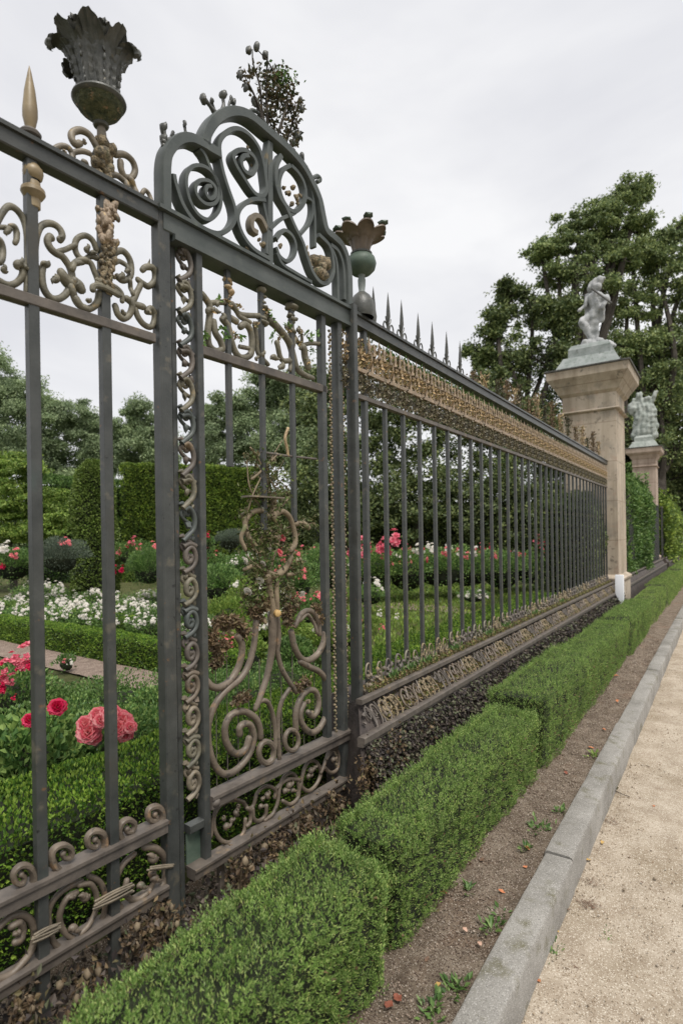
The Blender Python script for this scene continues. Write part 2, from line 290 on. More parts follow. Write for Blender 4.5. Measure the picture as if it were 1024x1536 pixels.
for i, (a, b_) in enumerate(zip(ys[:-1], ys[1:])):
    dx = [0, .004, 0, .003, -.002][i % 5]; dz = [0, .0, .005, -.002][i % 4]
    n = max(2, int((b_-a)/.06)) if a < 9 else 2; yy = np.linspace(a+.004, b_-.004, n+1); pr = [(-.716, -.05), (-.716, .136), (-.711, .146), (-.70, .15), (-.607, .15), (-.596, .146), (-.590, .136), (-.586, -.05)]
    V = []; nz_ = Noise3(40+i, 9); nz2 = Noise3(60+i, 40)
    for y in yy:
        for (x, z) in pr: V.append((x+dx, y, z+dz))
    V = np.array(V); top = V[:, 2] > .1; V[top, 0] += (nz_(V[top])*.0022+nz2(V[top])*.0015); V[top, 2] += nz_(V[top]+3)*.002+nz2(V[top])*.001
    k = len(pr); F_ = [(j*k+q, (j+1)*k+q, (j+1)*k+q+1, j*k+q+1) for j in range(n) for q in range(k-1)]
    b0 = mb.n; mb.add(V, F_); mb.f.append((np.array([list(range(k))])+b0, 0)); mb.f.append((np.array([[n*k+q for q in range(k)][::-1]])+b0, 0))
structure(mb, 'kerb', M_KERB, True)

# ------------------------------------------------------------------ traced curves on the plane of the gate and the left fence
def T1(mb, pts, rpx, z=(0, 0, 1), sec='round', rn=None, off=0.0, k=6, taper=None, closed=False, wob=0.0):
    """pts in a magnified crop: z=(x0,y0,scale) of that crop"""
    P = np.array([G(z[0]+x/z[2], z[1]+y/z[2], off) for x, y in pts]); P = catmull(P, k, closed)
    x, y = pts[len(pts)//2]; r = gsz(z[0]+x/z[2], z[1]+y/z[2], rpx/z[2])
    R = np.full(len(P), r)
    if taper is not None: R = r*np.interp(np.linspace(0, 1, len(P)), np.linspace(0, 1, len(taper)), taper)
    if sec == 'round' and not closed and len(P) > 3:
        a = nrmz(P[0]-P[1]); b_ = nrmz(P[-1]-P[-2]); P = np.vstack([P[0]+a*R[0]*.75, P[0]+a*R[0]*.45, P, P[-1]+b_*R[-1]*.45, P[-1]+b_*R[-1]*.75]); R = np.concatenate([[R[0]*.35, R[0]*.82], R, [R[-1]*.82, R[-1]*.35]])
        if rn is not None: rn = None if abs(rn-r) < 1e-9 else rn
    if wob: P = P+gn*(np.sin(np.linspace(0, 9, len(P)))*wob)[:, None]
    sweep(mb, P, R, gn, sec, (R if rn is None else np.full(len(P), rn)*(R/r)), closed)
def B1(mb, x, y, rpx, z=(0, 0, 1), seed=0, amp=.15, off=0.0, rx=1, rz=1, ry=1):
    r = gsz(z[0]+x/z[2], z[1]+y/z[2], rpx/z[2]); rot = np.stack([gd, gn, [0, 0, 1]], 1)
    lump(mb, G(z[0]+x/z[2], z[1]+y/z[2], off), (r*rx, r*ry, r*rz), seed, amp, 2, rot)
def vbar(mb, px, z0, z1, r, rn=None, off=0.0, sec='rect'):
    s = (G(px, 800)-J)@gd; bar(mb, GS(s, z0, off), GS(s, z1, off), r, rn, sec=sec); return s
def hrail(mb, s0, s1, z, r, rn, off=0.0, m=0):
    sweep(mb, np.array([GS(s0, z, off), GS(s1, z, off)]), r, gn, 'rect', rn, m=m)
Z1 = (0, 290, 7.877); Z2 = (110, 290, 6.679); Z3 = (60, 10, 4.952); Z4 = (0, 1180, 3.657); ZA = (220, 160, 3.303); Z5 = (290, 400, 4.876); Z6 = (300, 900, 4.876); Z7 = (240, 1100, 3.413); Z8 = (240, 660, 3.413); Z9 = (230, 40, 3.793)
GRZ = math.atan2(gd[1], gd[0])

def crust(parent, name, m, items, z, amp=.45, gap=1.05, **k):
    left = list(enumerate(items))
    while left:
        grp = [left.pop(0)]; ch = True
        while ch:
            ch = False
            for it in list(left):
                if any(math.hypot(it[1][0]-g[1][0], it[1][1]-g[1][1]) < (it[1][2]+g[1][2])*gap for g in grp): grp.append(it); left.remove(it); ch = True
        mb = MB()
        for i, (x, y, r) in grp: B1(mb, x, y, r, z, i, amp, **k)
        mb.build(name, m, parent, ang=80)
# ---- left fence panel
lf = thing('fence_panel', 'iron fence panel left of the gateway, with gilded spear and big leafy urn on top', 'fence', GS(-1.8, 0.1), GRZ)
SL = -2.6
mb = MB(); hrail(mb, SL, -1.235, 2.868, .026, .026); hrail(mb, SL, -1.23, 2.899, .008, .036); mb.build('top_rail', IRON, lf)
mb = MB(); hrail(mb, SL, -1.25, 2.402, .017, .020); mb.build('frieze_rail', BROWNIRON, lf)
mb = MB(); hrail(mb, SL, -1.235, .563, .019, .028); hrail(mb, SL, -1.235, .588, .007, .034); mb.build('lower_rail', BROWNIRON, lf)
mb = MB(); hrail(mb, SL, -1.235, .322, .017, .026); hrail(mb, SL, -1.235, .343, .006, .032); mb.build('bottom_rail', BROWNIRON, lf)
bars_s = []
for px in (54, 162, -70, -210):
    s_ = (G(px, 800)-J)@gd; bars_s.append(s_); mb = MB()
    bar(mb, GS(s_, .1), GS(s_, 2.85), .0165, .0165); mb.build('bar', IRON, lf)
s1, s2 = bars_s[0], bars_s[1]
# spear on the first bar
mb = MB(); c = G(46, 200); cz = c[2]
lathe(mb, c, [(.001, .212), (.006, .19), (.016, .135), (.022, .075), (.022, .05), (.016, .022), (.010, .008), (.011, 0)], 10)
sp = mb.build('spear_finial', GOLDT, lf, ang=60)
mb = MB(); lathe(mb, c+[0, 0, -.012], [(.001, .02), (.026, .018), (.032, .010), (.030, .002), (.018, -.004), (.014, -.02)], 20); mb.build('collar', BROWNIRON, sp)
mb = MB(); bar(mb, c+[0, 0, -.02], GS((c-J)@gd, 2.88), .019); mb.build('spear_base', IRON, sp)
mb = MB(); c = G(50, 300)
lathe(mb, G(50, 262), [(.018, .03), (.022, .022), (.028, .016), (.030, .004), (.026, -.012), (.020, -.018)], 20)
lathe(mb, G(50, 290), [(.020, .035), (.022, .022), (.034, .012), (.036, 0), (.028, -.014), (.022, -.02), (.022, -.045), (.017, -.05)], 20, axis=(.05, 0, 1))
mb.build('collar', GOLDT, lf)
# frieze scrolls, left fence
def scrolls(parent, name, mats, items, z, sec='round', rn=None):
    """items: ('c', pts, r[, taper]) curves and ('b', x, y, r) knobs, one mesh per piece"""
    mb = MB(); o = None
    for i, it in enumerate(items):
        if it[0] == 'c' and mb.n and any(q[0] == 'c' for q in items[:i]): o = mb.build(name, mats, parent, ang=50); mb = MB()
        if it[0] == 'c': T1(mb, it[1], it[2], z, sec, rn, taper=it[3] if len(it) > 3 else None, wob=0 if sec != 'round' else .004, off=(i % 3-1)*.004)
        else:
            x, y, r = it[1:4]; a0 = (x*.013+y*.021) % 6.28; q = np.linspace(0, 1, 7)
            pts = [(x+r*(1.05-1.5*u)*math.cos(a0+1.5*u), y+r*(1.05-1.5*u)*math.sin(a0+1.5*u)) for u in q]; T1(mb, pts, r*.62, z, taper=[.25, .8, 1.1, 1.15, .9, .6], off=.006)
            pts = [(x-r*(1.0-1.2*u)*math.cos(a0+1.2*u+.5), y-r*(1.0-1.2*u)*math.sin(a0+1.2*u+.5)) for u in q]; T1(mb, pts, r*.40, z, taper=[.2, .9, 1.1, .8], off=.012)
    return mb.build(name, mats, parent, ang=50)
scrolls(lf, 'scroll', SCROLL, [('c', [(-60, 470), (-20, 330), (60, 190), (130, 150), (215, 190), (285, 280), (322, 390), (335, 520), (345, 700), (330, 900), (320, 1160)], 40, [.8, 1, 1, 1, .9]),
    ('c', [(-40, 410), (20, 400), (70, 400), (120, 430)], 30), ('b', 75, 460, 60), ('c', [(120, 380), (180, 390), (212, 450), (205, 530), (180, 590)], 34, [.7, 1.1, .9])], Z1)
scrolls(lf, 'scroll', SCROLL, [('c', [(-60, 1010), (0, 1040), (70, 1070), (150, 1075), (225, 1040), (270, 970), (275, 890)], 42), ('b', 215, 835, 72), ('b', 280, 870, 66),
    ('c', [(-70, 520), (10, 560), (48, 650), (35, 760), (0, 820)], 38), ('b', 40, 900, 56)], Z1)
scrolls(lf, 'scroll', SCROLL, [('c', [(425, 700), (430, 560), (450, 460), (500, 380), (575, 345), (655, 360), (715, 420), (738, 500), (712, 555)], 40, [.8, 1, 1, 1, 1]), ('b', 700, 535, 44)], Z1)
scrolls(lf, 'scroll', SCROLL, [('c', [(620, 530), (590, 510), (565, 570), (600, 650), (665, 705), (740, 740), (795, 800), (840, 870), (865, 960), (850, 1080), (795, 1180), (710, 1240), (620, 1240), (545, 1170), (505, 1070), (495, 950), (505, 880)], 42),
    ('b', 520, 845, 62), ('b', 640, 1030, 66), ('c', [(690, 690), (790, 655), (890, 610)], 32), ('c', [(850, 900), (880, 830), (940, 790), (1010, 790)], 36)], Z1)
scrolls(lf, 'scroll', SCROLL, [('c', [(725, 925), (760, 990), (830, 1050), (920, 1080), (960, 1140)], 62, [.8, 1, 1.2, 1.2, .9]), ('c', [(835, 1100), (880, 1220), (945, 1320), (1020, 1370)], 42)], Z1)
scrolls(lf, 'scroll', SCROLL, [('c', [(240, 570), (200, 480), (145, 430), (90, 425), (42, 460), (30, 540), (60, 620), (115, 670), (175, 695), (215, 790), (248, 870)], 30), ('b', 130, 560, 44), ('b', 195, 600, 34),
    ('c', [(30, 700), (110, 680), (180, 625), (240, 650)], 30), ('c', [(20, 1050), (55, 1110), (115, 1155), (190, 1145), (240, 1090), (255, 1000)], 36), ('b', 140, 1080, 36), ('c', [(10, 880), (60, 920), (80, 970)], 48)], Z2)
scrolls(lf, 'scroll', SCROLL, [('c', [(390, 650), (425, 595), (490, 575), (550, 615), (588, 690), (590, 790), (555, 855), (490, 870), (440, 830)], 32), ('b', 470, 840, 46), ('c', [(405, 705), (460, 685), (520, 715), (545, 780)], 24), ('b', 530, 780, 38),
    ('c', [(560, 870), (580, 940), (592, 1010)], 24), ('c', [(410, 1130), (435, 1215), (500, 1258), (560, 1220), (582, 1140), (560, 1080)], 32), ('b', 485, 1195, 32)], Z2)
scrolls(lf, 'scroll', SCROLL, [('c', [(590, 1100), (635, 1000), (675, 910), (650, 860), (705, 895), (765, 925), (822, 880), (830, 810), (795, 745), (725, 740), (695, 770)], 33, [1.1, .9, .8, .8, 1, 1, 1, 1, .9]), ('c', [(740, 740), (765, 700), (760, 660)], 24, [1, .6, .1]),
    ('c', [(520, 1060), (600, 1105), (690, 1145)], 34), ('c', [(620, 1150), (650, 1240), (710, 1310), (785, 1335), (822, 1280), (820, 1200), (775, 1150), (738, 1190)], 30), ('b', 755, 1200, 34)], Z2)
mb = MB(); r_ = np.random.default_rng(18); T1(mb, [(318, 110), (312, 300), (318, 540)], 66, Z2)
for k_ in range(64):
    y = 125+k_*6.6; wd = 66+22*math.sin(y*.052); B1(mb, 316+r_.uniform(-1, 1)*wd*.95, y+r_.normal(0, 6), r_.uniform(20, 38), Z2, k_, .5, off=r_.uniform(.004, .028), rz=1.3)
mb.build('leaf_knop', GILT, lf, ang=80)
mb = MB(); T1(mb, [(316, 540), (322, 760), (330, 1000)], 64, Z2)
for k_ in range(60):
    y = 545+k_*7; B1(mb, 320+r_.uniform(-1, 1)*64, y, r_.uniform(16, 30), Z2, 40+k_, .5, off=r_.uniform(.004, .026), rz=1.3)
mb.build('crusted_stem', CRUST, lf, ang=80)
mb = MB()
for q in range(2): T1(mb, [(205, 885+q*30), (300, 915+q*30), (400, 960+q*34), (455, 1020+q*30), (460, 1090+q*10)], 24, Z2, off=.02)
T1(mb, [(160, 990), (170, 950), (250, 955), (340, 995), (420, 1040)], 30, Z2, off=.024); mb.build('binding', SCROLL, lf)
# scrolls and urn above the top rail
scrolls(lf, 'scroll', BRONZE, [('c', [(440, 1080), (405, 1010), (365, 945), (310, 912), (255, 925), (240, 970), (262, 1020), (300, 1015)], 26), ('b', 320, 1010, 22), ('c', [(360, 1095), (300, 1080), (245, 1090), (240, 1140), (275, 1195)], 20),
    ('c', [(250, 1110), (215, 1050), (165, 1030), (115, 1055), (112, 1105), (150, 1130)], 22), ('c', [(320, 1155), (350, 1170), (362, 1245)], 20), ('b', 172, 1085, 20)], Z3)
scrolls(lf, 'scroll', BRONZE, [('c', [(560, 1095), (630, 1100), (690, 1145), (715, 1210), (690, 1262), (635, 1260), (603, 1205), (600, 1150)], 24), ('c', [(670, 1285), (700, 1335), (722, 1410)], 24), ('c', [(520, 1255), (580, 1262), (630, 1300), (640, 1345)], 22),
    ('c', [(758, 1390), (780, 1362), (815, 1380), (832, 1440), (810, 1490)], 17), ('b', 780, 1450, 18), ('b', 580, 1340, 20)], Z3)
mb = MB()
for k_, (x, y, r) in enumerate([(455, 1000, 44), (480, 1045, 58), (520, 1080, 50), (450, 1110, 62), (500, 1140, 58), (440, 1180, 50), (490, 1200, 52), (460, 1260, 46), (500, 1300, 44), (520, 1330, 40)]): B1(mb, x, y, r, Z3, 60+k_, .42)
mb.build('crusted_stem', CRUST, lf, ang=80)
uc = G(152, 190); AX = (gd*-.06+np.array([0, 0, 1])); AX = AX/np.linalg.norm(AX); US = 1.0
mb = MB(); lathe(mb, uc, [(.018, -.055), (.017, -.03), (.016, -.012), (.015, 0), (.020, .012)], 20, axis=AX); urn = mb.build('urn', BRONZE, lf)
mb = MB(); lathe(mb, uc+AX*.004, [(.017, -.009), (.026, -.006), (.029, 0), (.026, .007), (.017, .009)], 22, axis=AX); mb.build('collar', URNM, urn)
mb = MB(); lathe(mb, uc, [(.018, .008), (.026, .018), (.040, .032), (.060, .045), (.074, .058), (.083, .074), (.087, .09)], 36, axis=AX, mod=lambda R, Z, a: (R*(1+.012*np.sin(9*a+Z*300)), Z)); mb.build('bowl', MOSS, urn)
mb = MB(); lathe(mb, uc, [(.084, .084), (.093, .088), (.097, .095), (.094, .103), (.083, .108), (.070, .110)], 40, axis=AX); mb.build('rim', URNM, urn)
mb = MB(); NL = 7
def cup(R, Z, a):
    t = np.clip((Z-.108)/.20, 0, 1); lob = np.abs(np.cos(a*NL/2)); return R*(1+.20*t*t*lob-.10*t*(1-lob)+.030*np.sin(a*NL*4)*(t < .95)+.02*t*np.sin(a*31)), Z+t**3*(.062*lob-.040+.006*np.sin(a*37))
lathe(mb, uc, [(.066, .106), (.066, .135), (.067, .165), (.071, .20), (.079, .235), (.094, .27), (.114, .298), (.122, .305), (.114, .303), (.098, .28), (.078, .24), (.066, .18), (.05, .14), (.001, .13)], 96, mod=cup, axis=AX)
mb.build('cup', URNM, urn, ang=60)
u_ = nrmz(np.cross(AX, [0.3, 1, 0.1])); v_ = np.cross(AX, u_)
cl = (INV[lf]@np.array((*uc, 1)))[:3]; urn.matrix_basis = Matrix.Translation(Vector(cl)) @ Matrix.Diagonal((.92, .92, .88, 1)) @ Matrix.Translation(-Vector(cl))
for k_ in range(NL):      # curling acanthus leaves
    mb = MB(); a0 = 2*math.pi*(k_+.5)/NL; sid = abs(((math.cos(a0)*u_+math.sin(a0)*v_)@cR)); er = math.cos(a0)*u_+math.sin(a0)*v_; et = np.cross(AX, er)
    pro = [(.071, .112, .020), (.075, .15, .024), (.081, .19, .028), (.092, .235, .032), (.112, .272, .036), (.138, .290, .036), (.160, .284, .030), (.168, .262, .018), (.160, .250, .006)]
    if sid < .75: pro = [(.071, .112, .020), (.075, .15, .024), (.080, .19, .028), (.088, .235, .032), (.100, .272, .036), (.114, .300, .034), (.124, .318, .026), (.130, .318, .014), (.130, .306, .005)]
    pro = catmull(np.array(pro), 4); V = []; F_ = []; ncol = 9
    for i, (r, z, w_) in enumerate(pro):
        ru = 1+.16*math.sin(i*1.9+k_)
        for j in range(ncol):
            t = (j/(ncol-1)-.5)*2; V.append(uc+er*(r-.010*t*t+.004*math.cos(t*9))+et*(t*w_*ru)+AX*(z-.006*abs(t)))
    for i in range(len(pro)-1):
        for j in range(ncol-1): q = i*ncol+j; F_.append((q, q+1, q+ncol+1, q+ncol))
    V = np.array(V); V2 = V-np.repeat(er[None], len(V), 0)*.004; nV = len(V); mb.add(np.vstack([V, V2]), F_+[tuple(x+nV for x in f[::-1]) for f in F_])
    for q in range(5): lump(mb, uc+er*(.077+q*.004)+AX*(.13+q*.026), (.006, .006, .013), k_*5+q, .4, 1)
    mb.build('acanthus_leaf', URNM, urn, ang=60)
# lower scroll work, left fence
def curl(parent, pts, r, z=Z4): 
    mb = MB(); T1(mb, pts, r, z, taper=[.55, 1.1, 1.15, 1.1, 1, .9, .8, .7], rn=.014, off=0); B1(mb, pts[-1][0], pts[-1][1], r*1.05, z, 3, .1); mb.build('scroll', TUBE, parent, ang=50)
curl(lf, [(-30, 650), (60, 612), (135, 580), (178, 535), (184, 478), (155, 437), (108, 437), (76, 478), (88, 525), (122, 532), (137, 500), (115, 482)], 17)
curl(lf, [(430, 440), (360, 470), (305, 440), (283, 385), (300, 340), (350, 320), (392, 345), (390, 388), (355, 392), (345, 368)], 17)
curl(lf, [(455, 425), (520, 400), (562, 355), (577, 300), (560, 255), (515, 245), (482, 275), (487, 320), (522, 332), (540, 305), (520, 290)], 17)
curl(lf, [(800, 272), (735, 298), (680, 300), (652, 255), (668, 200), (705, 182), (738, 205), (728, 242), (700, 250), (695, 232)], 17)
curl(lf, [(745, 275), (820, 240), (880, 195), (892, 145), (862, 110), (820, 122), (812, 162), (832, 188), (860, 178), (848, 152)], 17)
for pts in ([(150, 640), (60, 640), (-40, 680)], [(380, 475), (430, 440), (500, 415), (540, 390)], [(720, 290), (790, 262), (860, 225)]):
    mb = MB(); T1(mb, pts, 13, Z4, off=.0, rn=.022); mb.build('leaf_ornament', BRONZE, lf, ang=80)
scrolls(lf, 'scroll', TUBE, [('c', [(-60, 830), (0, 765), (60, 715), (125, 705), (178, 745), (198, 820), (180, 900), (125, 970), (55, 1035), (-30, 1065)], 20), ('c', [(60, 765), (105, 745), (130, 785), (118, 835), (80, 850)], 20), ('b', 85, 800, 26)], Z4)
scrolls(lf, 'scroll', TUBE, [('c', [(450, 520), (370, 555), (310, 610), (275, 690), (278, 780), (300, 860), (360, 905)], 17), ('c', [(420, 580), (375, 600), (345, 650), (330, 720), (350, 790), (400, 830), (460, 825), (510, 800)], 17), ('b', 455, 600, 34), ('b', 405, 775, 32), ('b', 390, 600, 26),
    ('c', [(430, 535), (490, 530), (528, 590), (528, 670), (490, 745), (440, 800)], 15), ('c', [(490, 490), (545, 520), (575, 580), (585, 660), (560, 750), (500, 815), (420, 850), (350, 900)], 16)], Z4)
scrolls(lf, 'scroll', TUBE, [('c', [(740, 370), (685, 415), (650, 490), (638, 580), (655, 650), (700, 688), (770, 690)], 17), ('c', [(790, 330), (850, 335), (900, 385), (918, 450), (900, 525), (850, 595), (780, 650)], 19), ('c', [(690, 510), (680, 560), (705, 608), (750, 618), (800, 580)], 16),
    ('b', 828, 385, 36), ('b', 850, 500, 30), ('b', 775, 540, 28), ('b', 830, 470, 24), ('c', [(800, 600), (830, 560), (845, 510)], 14)], Z4)
for (x0, y0, x1, y1, n) in ((165, 820, 300, 755, 7), (500, 640, 700, 540, 7), (800, 440, 930, 425, 3)):
    mb = MB()
    for q in range(n):
        o_ = (q-n/2)*8; T1(mb, [(x0+rng.uniform(-14, 14), y0+o_), ((x0+x1)/2, (y0+y1)/2+o_*1.1), (x1+rng.uniform(-14, 14), y1+o_*.9)], 5.5, Z4, off=.026+.004*(q % 2))
    mb.build('rope_tie', BRONZE, lf)

# ---- gateway: posts, lintel and scrolled arch
gw = thing('gateway', 'grey green iron gateway with tall posts and an arched top full of scrolls', 'gateway', GS(-.6, 0.1), GRZ)
def post(name, px, z0, z1, r, rn=None, off=0, m=IRON, base=False):
    mb = MB(); s_ = vbar(mb, px, z0, z1, r, rn, off)
    if base: box_ = GS(s_, .1)
    return mb.build(name, m, gw), s_
post('post', 248, .08, 2.92, .026, .026)
post('post', 525, .08, 2.92, .018, .03, .03)
post('post', 509, .35, 2.84, .019, .025, 0)
mb = MB(); hrail(mb, -1.215, .01, 2.855, .036, .03); hrail(mb, -1.24, .02, 2.898, .009, .045); hrail(mb, -1.17, 0, 2.81, .012, .05, -.01); mb.build('lintel', IRONG, gw)
def arch(pts, r, rn, name='scroll', m=IRONG, **k): 
    mb = MB(); T1(mb, pts, r, ZA, 'flat', rn, **k); return mb.build(name, m, gw, ang=30)
arch([(80, 540), (80, 420), (80, 300), (95, 230), (140, 180), (195, 168), (250, 190), (300, 220), (348, 247)], 27, .032, 'arch_frame', k=8)
arch([(275, 195), (285, 140), (325, 78), (380, 43), (440, 38), (500, 62), (580, 128), (680, 215), (755, 300), (805, 390), (838, 470), (855, 550), (872, 618), (905, 650), (945, 690), (972, 750), (985, 830), (988, 920), (990, 1040)], 22, .032, 'arch_frame', k=8)
arch([(900, 690), (935, 720), (958, 780), (966, 850), (968, 960)], 11, .022)
arch([(345, 245), (362, 330), (390, 420), (418, 500), (424, 560), (396, 610), (345, 635), (285, 620), (220, 575), (165, 495), (132, 400), (120, 345)], 12, .024, k=8)
arch([(250, 215), (275, 250), (300, 310), (342, 400), (354, 470), (340, 530), (295, 567), (245, 545), (205, 485), (184, 410), (186, 345), (215, 305), (262, 303), (305, 330), (338, 385), (345, 440), (325, 485), (280, 490), (240, 455), (228, 410), (250, 375), (295, 378), (325, 410), (325, 450), (300, 465), (280, 440), (285, 405), (308, 402)], 10, .022, k=7)
arch([(345, 245), (350, 180), (385, 135), (435, 118), (490, 145), (540, 210), (565, 290), (577, 370), (580, 420), (560, 450), (520, 435), (470, 365), (430, 300), (416, 255), (435, 228), (475, 225), (515, 255), (530, 300), (510, 340), (475, 330), (455, 290), (465, 255), (492, 250)], 12, .022, k=7)
arch([(575, 470), (520, 466), (470, 490), (440, 535), (442, 590), (470, 655), (520, 715), (595, 760)], 12, .022, k=7)
arch([(560, 450), (575, 520), (590, 600), (585, 690), (585, 735)], 9, .018)
arch([(590, 620), (560, 560), (530, 545), (512, 570), (515, 610), (540, 630)], 14, .018, m=BRONZE)
arch([(605, 180), (606, 480), (607, 780)], 16, .014, 'centre_bar')
arch([(655, 250), (632, 300), (628, 380), (645, 450), (680, 510), (720, 600), (760, 680), (785, 760), (812, 830), (850, 876), (890, 872), (912, 820), (908, 750), (888, 690), (840, 640)], 12, .022, k=8)
arch([(700, 298), (665, 320), (645, 375), (652, 440), (682, 500), (720, 525), (760, 495), (776, 440), (765, 380), (735, 330), (705, 300)], 11, .02, k=7)
arch([(780, 455), (808, 475), (812, 530), (795, 585), (752, 638)], 8, .018)
arch([(715, 250), (770, 330), (805, 420), (820, 520), (824, 700)], 8, .018)
arch([(600, 612), (660, 560), (725, 530), (775, 470)], 9, .018)
arch([(632, 660), (670, 618), (710, 645), (728, 695), (718, 745), (685, 770), (648, 745), (630, 700)], 10, .018)
arch([(632, 730), (660, 785), (720, 825), (805, 874)], 9, .02)
arch([(862, 660), (905, 710), (930, 790), (936, 960)], 9, .02)
arch([(595, 180), (580, 300), (582, 430)], 9, .018)
crust(gw, 'cast_flower', CRUST, [(x_, y_, r_*.8) for x_, y_, r_ in [(700, 430, 18), (725, 400, 14), (740, 450, 20), (715, 480, 16), (760, 440, 13), (680, 400, 12), (745, 480, 12), (700, 520, 18), (570, 680, 16), (555, 660, 12), (500, 700, 16), (660, 690, 14), (645, 660, 10), (455, 270, 10), (470, 300, 9), (500, 200, 10), (505, 160, 9), (480, 320, 8), (520, 290, 8)]], ZA, .6, gap=1.3)
mb = MB()
for x, y in ((860, 800), (850, 760), (870, 830), (845, 820), (885, 790)): B1(mb, x, y, 34, ZA, int(x+y), .4)
T1(mb, [(796, 690), (785, 740), (800, 790)], 14, ZA, taper=[.3, 1, .3]); T1(mb, [(800, 720), (808, 790), (815, 830)], 14, ZA, taper=[.3, 1, .3])
mb.build('cast_flower', CRUST, gw, ang=80)
# buds on the arch
def buds(pairs, z):
    for stem, (bx, by), r in pairs:
        mb = MB(); T1(mb, stem+[(bx, by)], r*.55, z, k=5, taper=[1.5, .9, 1]); B1(mb, bx, by, r, z, int(bx), .45, rz=1.45, rx=.8); mb.build('bud_ornament', URNM, gw, ang=60)
buds([([(350, 490), (325, 455)], (288, 405), 22), ([(350, 490), (345, 460)], (330, 425), 13), ([(395, 480), (400, 440)], (393, 390), 20), ([(440, 480), (430, 450)], (440, 415), 15), ([(455, 475), (462, 455)], (460, 430), 14),
      ([(70, 680), (66, 640)], (62, 580), 20), ([(60, 660), (100, 640)], (108, 622), 24), ([(60, 680), (58, 660)], (62, 645), 20), ([(190, 620), (182, 590)], (178, 548), 17), ([(845, 790), (845, 770)], (842, 748), 20), ([(870, 830), (868, 815)], (868, 800), 14)], Z9)
mb = MB(); T1(mb, [(540, 490), (560, 475), (595, 490), (620, 530), (650, 570)], 10, Z9); T1(mb, [(500, 490), (520, 480), (530, 500)], 9, Z9); T1(mb, [(820, 355), (845, 345), (858, 362), (845, 372)], 11, ZA); mb.build('scroll', IRONG, gw)

# ---- gate leaf
gl = thing('gate', 'iron gate leaf with a narrow scroll strip, rose vine frieze and big bronze tube scrolls', 'gate', GS(-.6, 0.1), GRZ)
for px, z0, z1, r, rn, off in ((269, .12, 2.80, .012, .018, -.03), (300, .33, 2.80, .016, .024, .0), (486, .56, 2.80, .017, .02, 0)):
    mb = MB(); vbar(mb, px, z0, z1, r, rn, off); mb.build('stile', IRON, gl)
sA = (G(303, 800)-J)@gd; sB = (G(490, 800)-J)@gd
mb = MB(); hrail(mb, sA, sB, 2.415, .019, .02); mb.build('frieze_rail', BROWNIRON, gl)
mb = MB(); hrail(mb, sA, -.02, .570, .020, .028, .01); hrail(mb, sA, -.02, .598, .008, .036, .01); B1(mb, 315, 1200, 8, (0, 0, 1), 3, .1, .03); mb.build('lower_rail', BROWNIRON, gl)
mb = MB(); hrail(mb, -1.13, .01, .332, .017, .026, .02); hrail(mb, -1.13, .01, .353, .006, .032, .02); mb.build('bottom_rail', BROWNIRON, gl)
mb = MB(); hrail(mb, -1.13, sA, .505, .016, .02, .0); mb.build('cross_rail', IRON, gl)
mb = MB(); bar(mb, GS((-1.13+sA)/2, .34, -.012), GS((-1.13+sA)/2, .50, -.012), .045, .004); mb.build('kick_panel', VERDI, gl)
for px in (323, 513):
    mb = MB(); vbar(mb, px, .10, .34, .012, .012); mb.build('gate_foot', BROWNIRON, gl)
mb = MB(); vbar(mb, 512, .34, .56, .010, .014, .01); mb.build('upright', BROWNIRON, gl)
for px, yb in ((345, 700), (395, 795), (440, 782)):
    mb = MB(); s_ = (G(px, 700)-J)@gd; bar(mb, GS(s_, G(px, yb)[2]), GS(s_, 2.81), .0115); mb.build('bar', IRON, gl)
# narrow strip of scrolls between the stiles
sC = (G(283, 800)-J)@gd; wS = .033; z = .62; i = 0
while z < 2.72:
    h = .128; sg = 1 if i % 2 else 1; mb = MB(); mi = [BRONZE, SCROLL, TUBE, VERDI][[0, 1, 0, 2, 0, 1, 3, 0][i % 8]] if z < 1.1 else [SCROLL, BROWNIRON, IRONG][i % 3]
    P = [(-.9, 0), (.2, .10), (.85, .28), (.75, .50), (.15, .62), (-.5, .52), (-.55, .32), (-.1, .24), (.25, .34), (.1, .42)] if z < 1.6 else [(-.9, -.02), (-.2, .10), (.6, .26), (.85, .48), (.5, .70), (-.1, .80), (-.7, .74)]
    P2 = [(.8, .72), (.2, .80), (-.6, .92), (-.95, 1.0)]
    sweep(mb, catmull([GS(sC+a*wS*sg, z+b*h*1.25, .004) for a, b in P], 5), .0105, gn, rn=.013); sweep(mb, catmull([GS(sC+a*wS*sg, z+b*h*1.15, -.004) for a, b in P2], 5), .0105, gn, rn=.014)
    if i % 2: sweep(mb, catmull([GS(sC+a*wS, z+b*h, .0) for a, b in [(-.9, .8), (0, .88), (.95, .8)]], 4), .011, gn, rn=.016)
    sweep(mb, catmull([GS(sC-a*wS, z+(b+.48)*h*1.0, -.010) for a, b in [(-.9, 0), (.1, .10), (.8, .28), (.6, .46), (0, .50), (-.4, .38), (-.1, .28), (.25, .34)]], 4), .0075, gn, rn=.009)
    lump(mb, GS(sC-.2*wS, z+.40*h*1.2), (.014, .012, .017), i, .45, 1); lump(mb, GS(sC-.6*wS, z+.86*h), (.013, .012, .014), i+3, .5, 1); lump(mb, GS(sC+.55*wS, z+.02*h), (.012, .012, .015), i+5, .5, 1)
    mb.build('strip_scroll', mi, gl, ang=60); z += h; i += 1
# beaded strips by the right stile and post
for px in (499.5, 517.5):
    s_ = (G(px, 800)-J)@gd; mb = MB()
    for q in range(150):
        zz = .42+q*.0158
        if zz > 2.75: break
        lump(mb, GS(s_+.0045*(-1)**q, zz, -.004), (.0085, .009, .0095), q % 11, .3, 1)
    mb.build('bead_strip', CRUST, gl, ang=0 or 80)
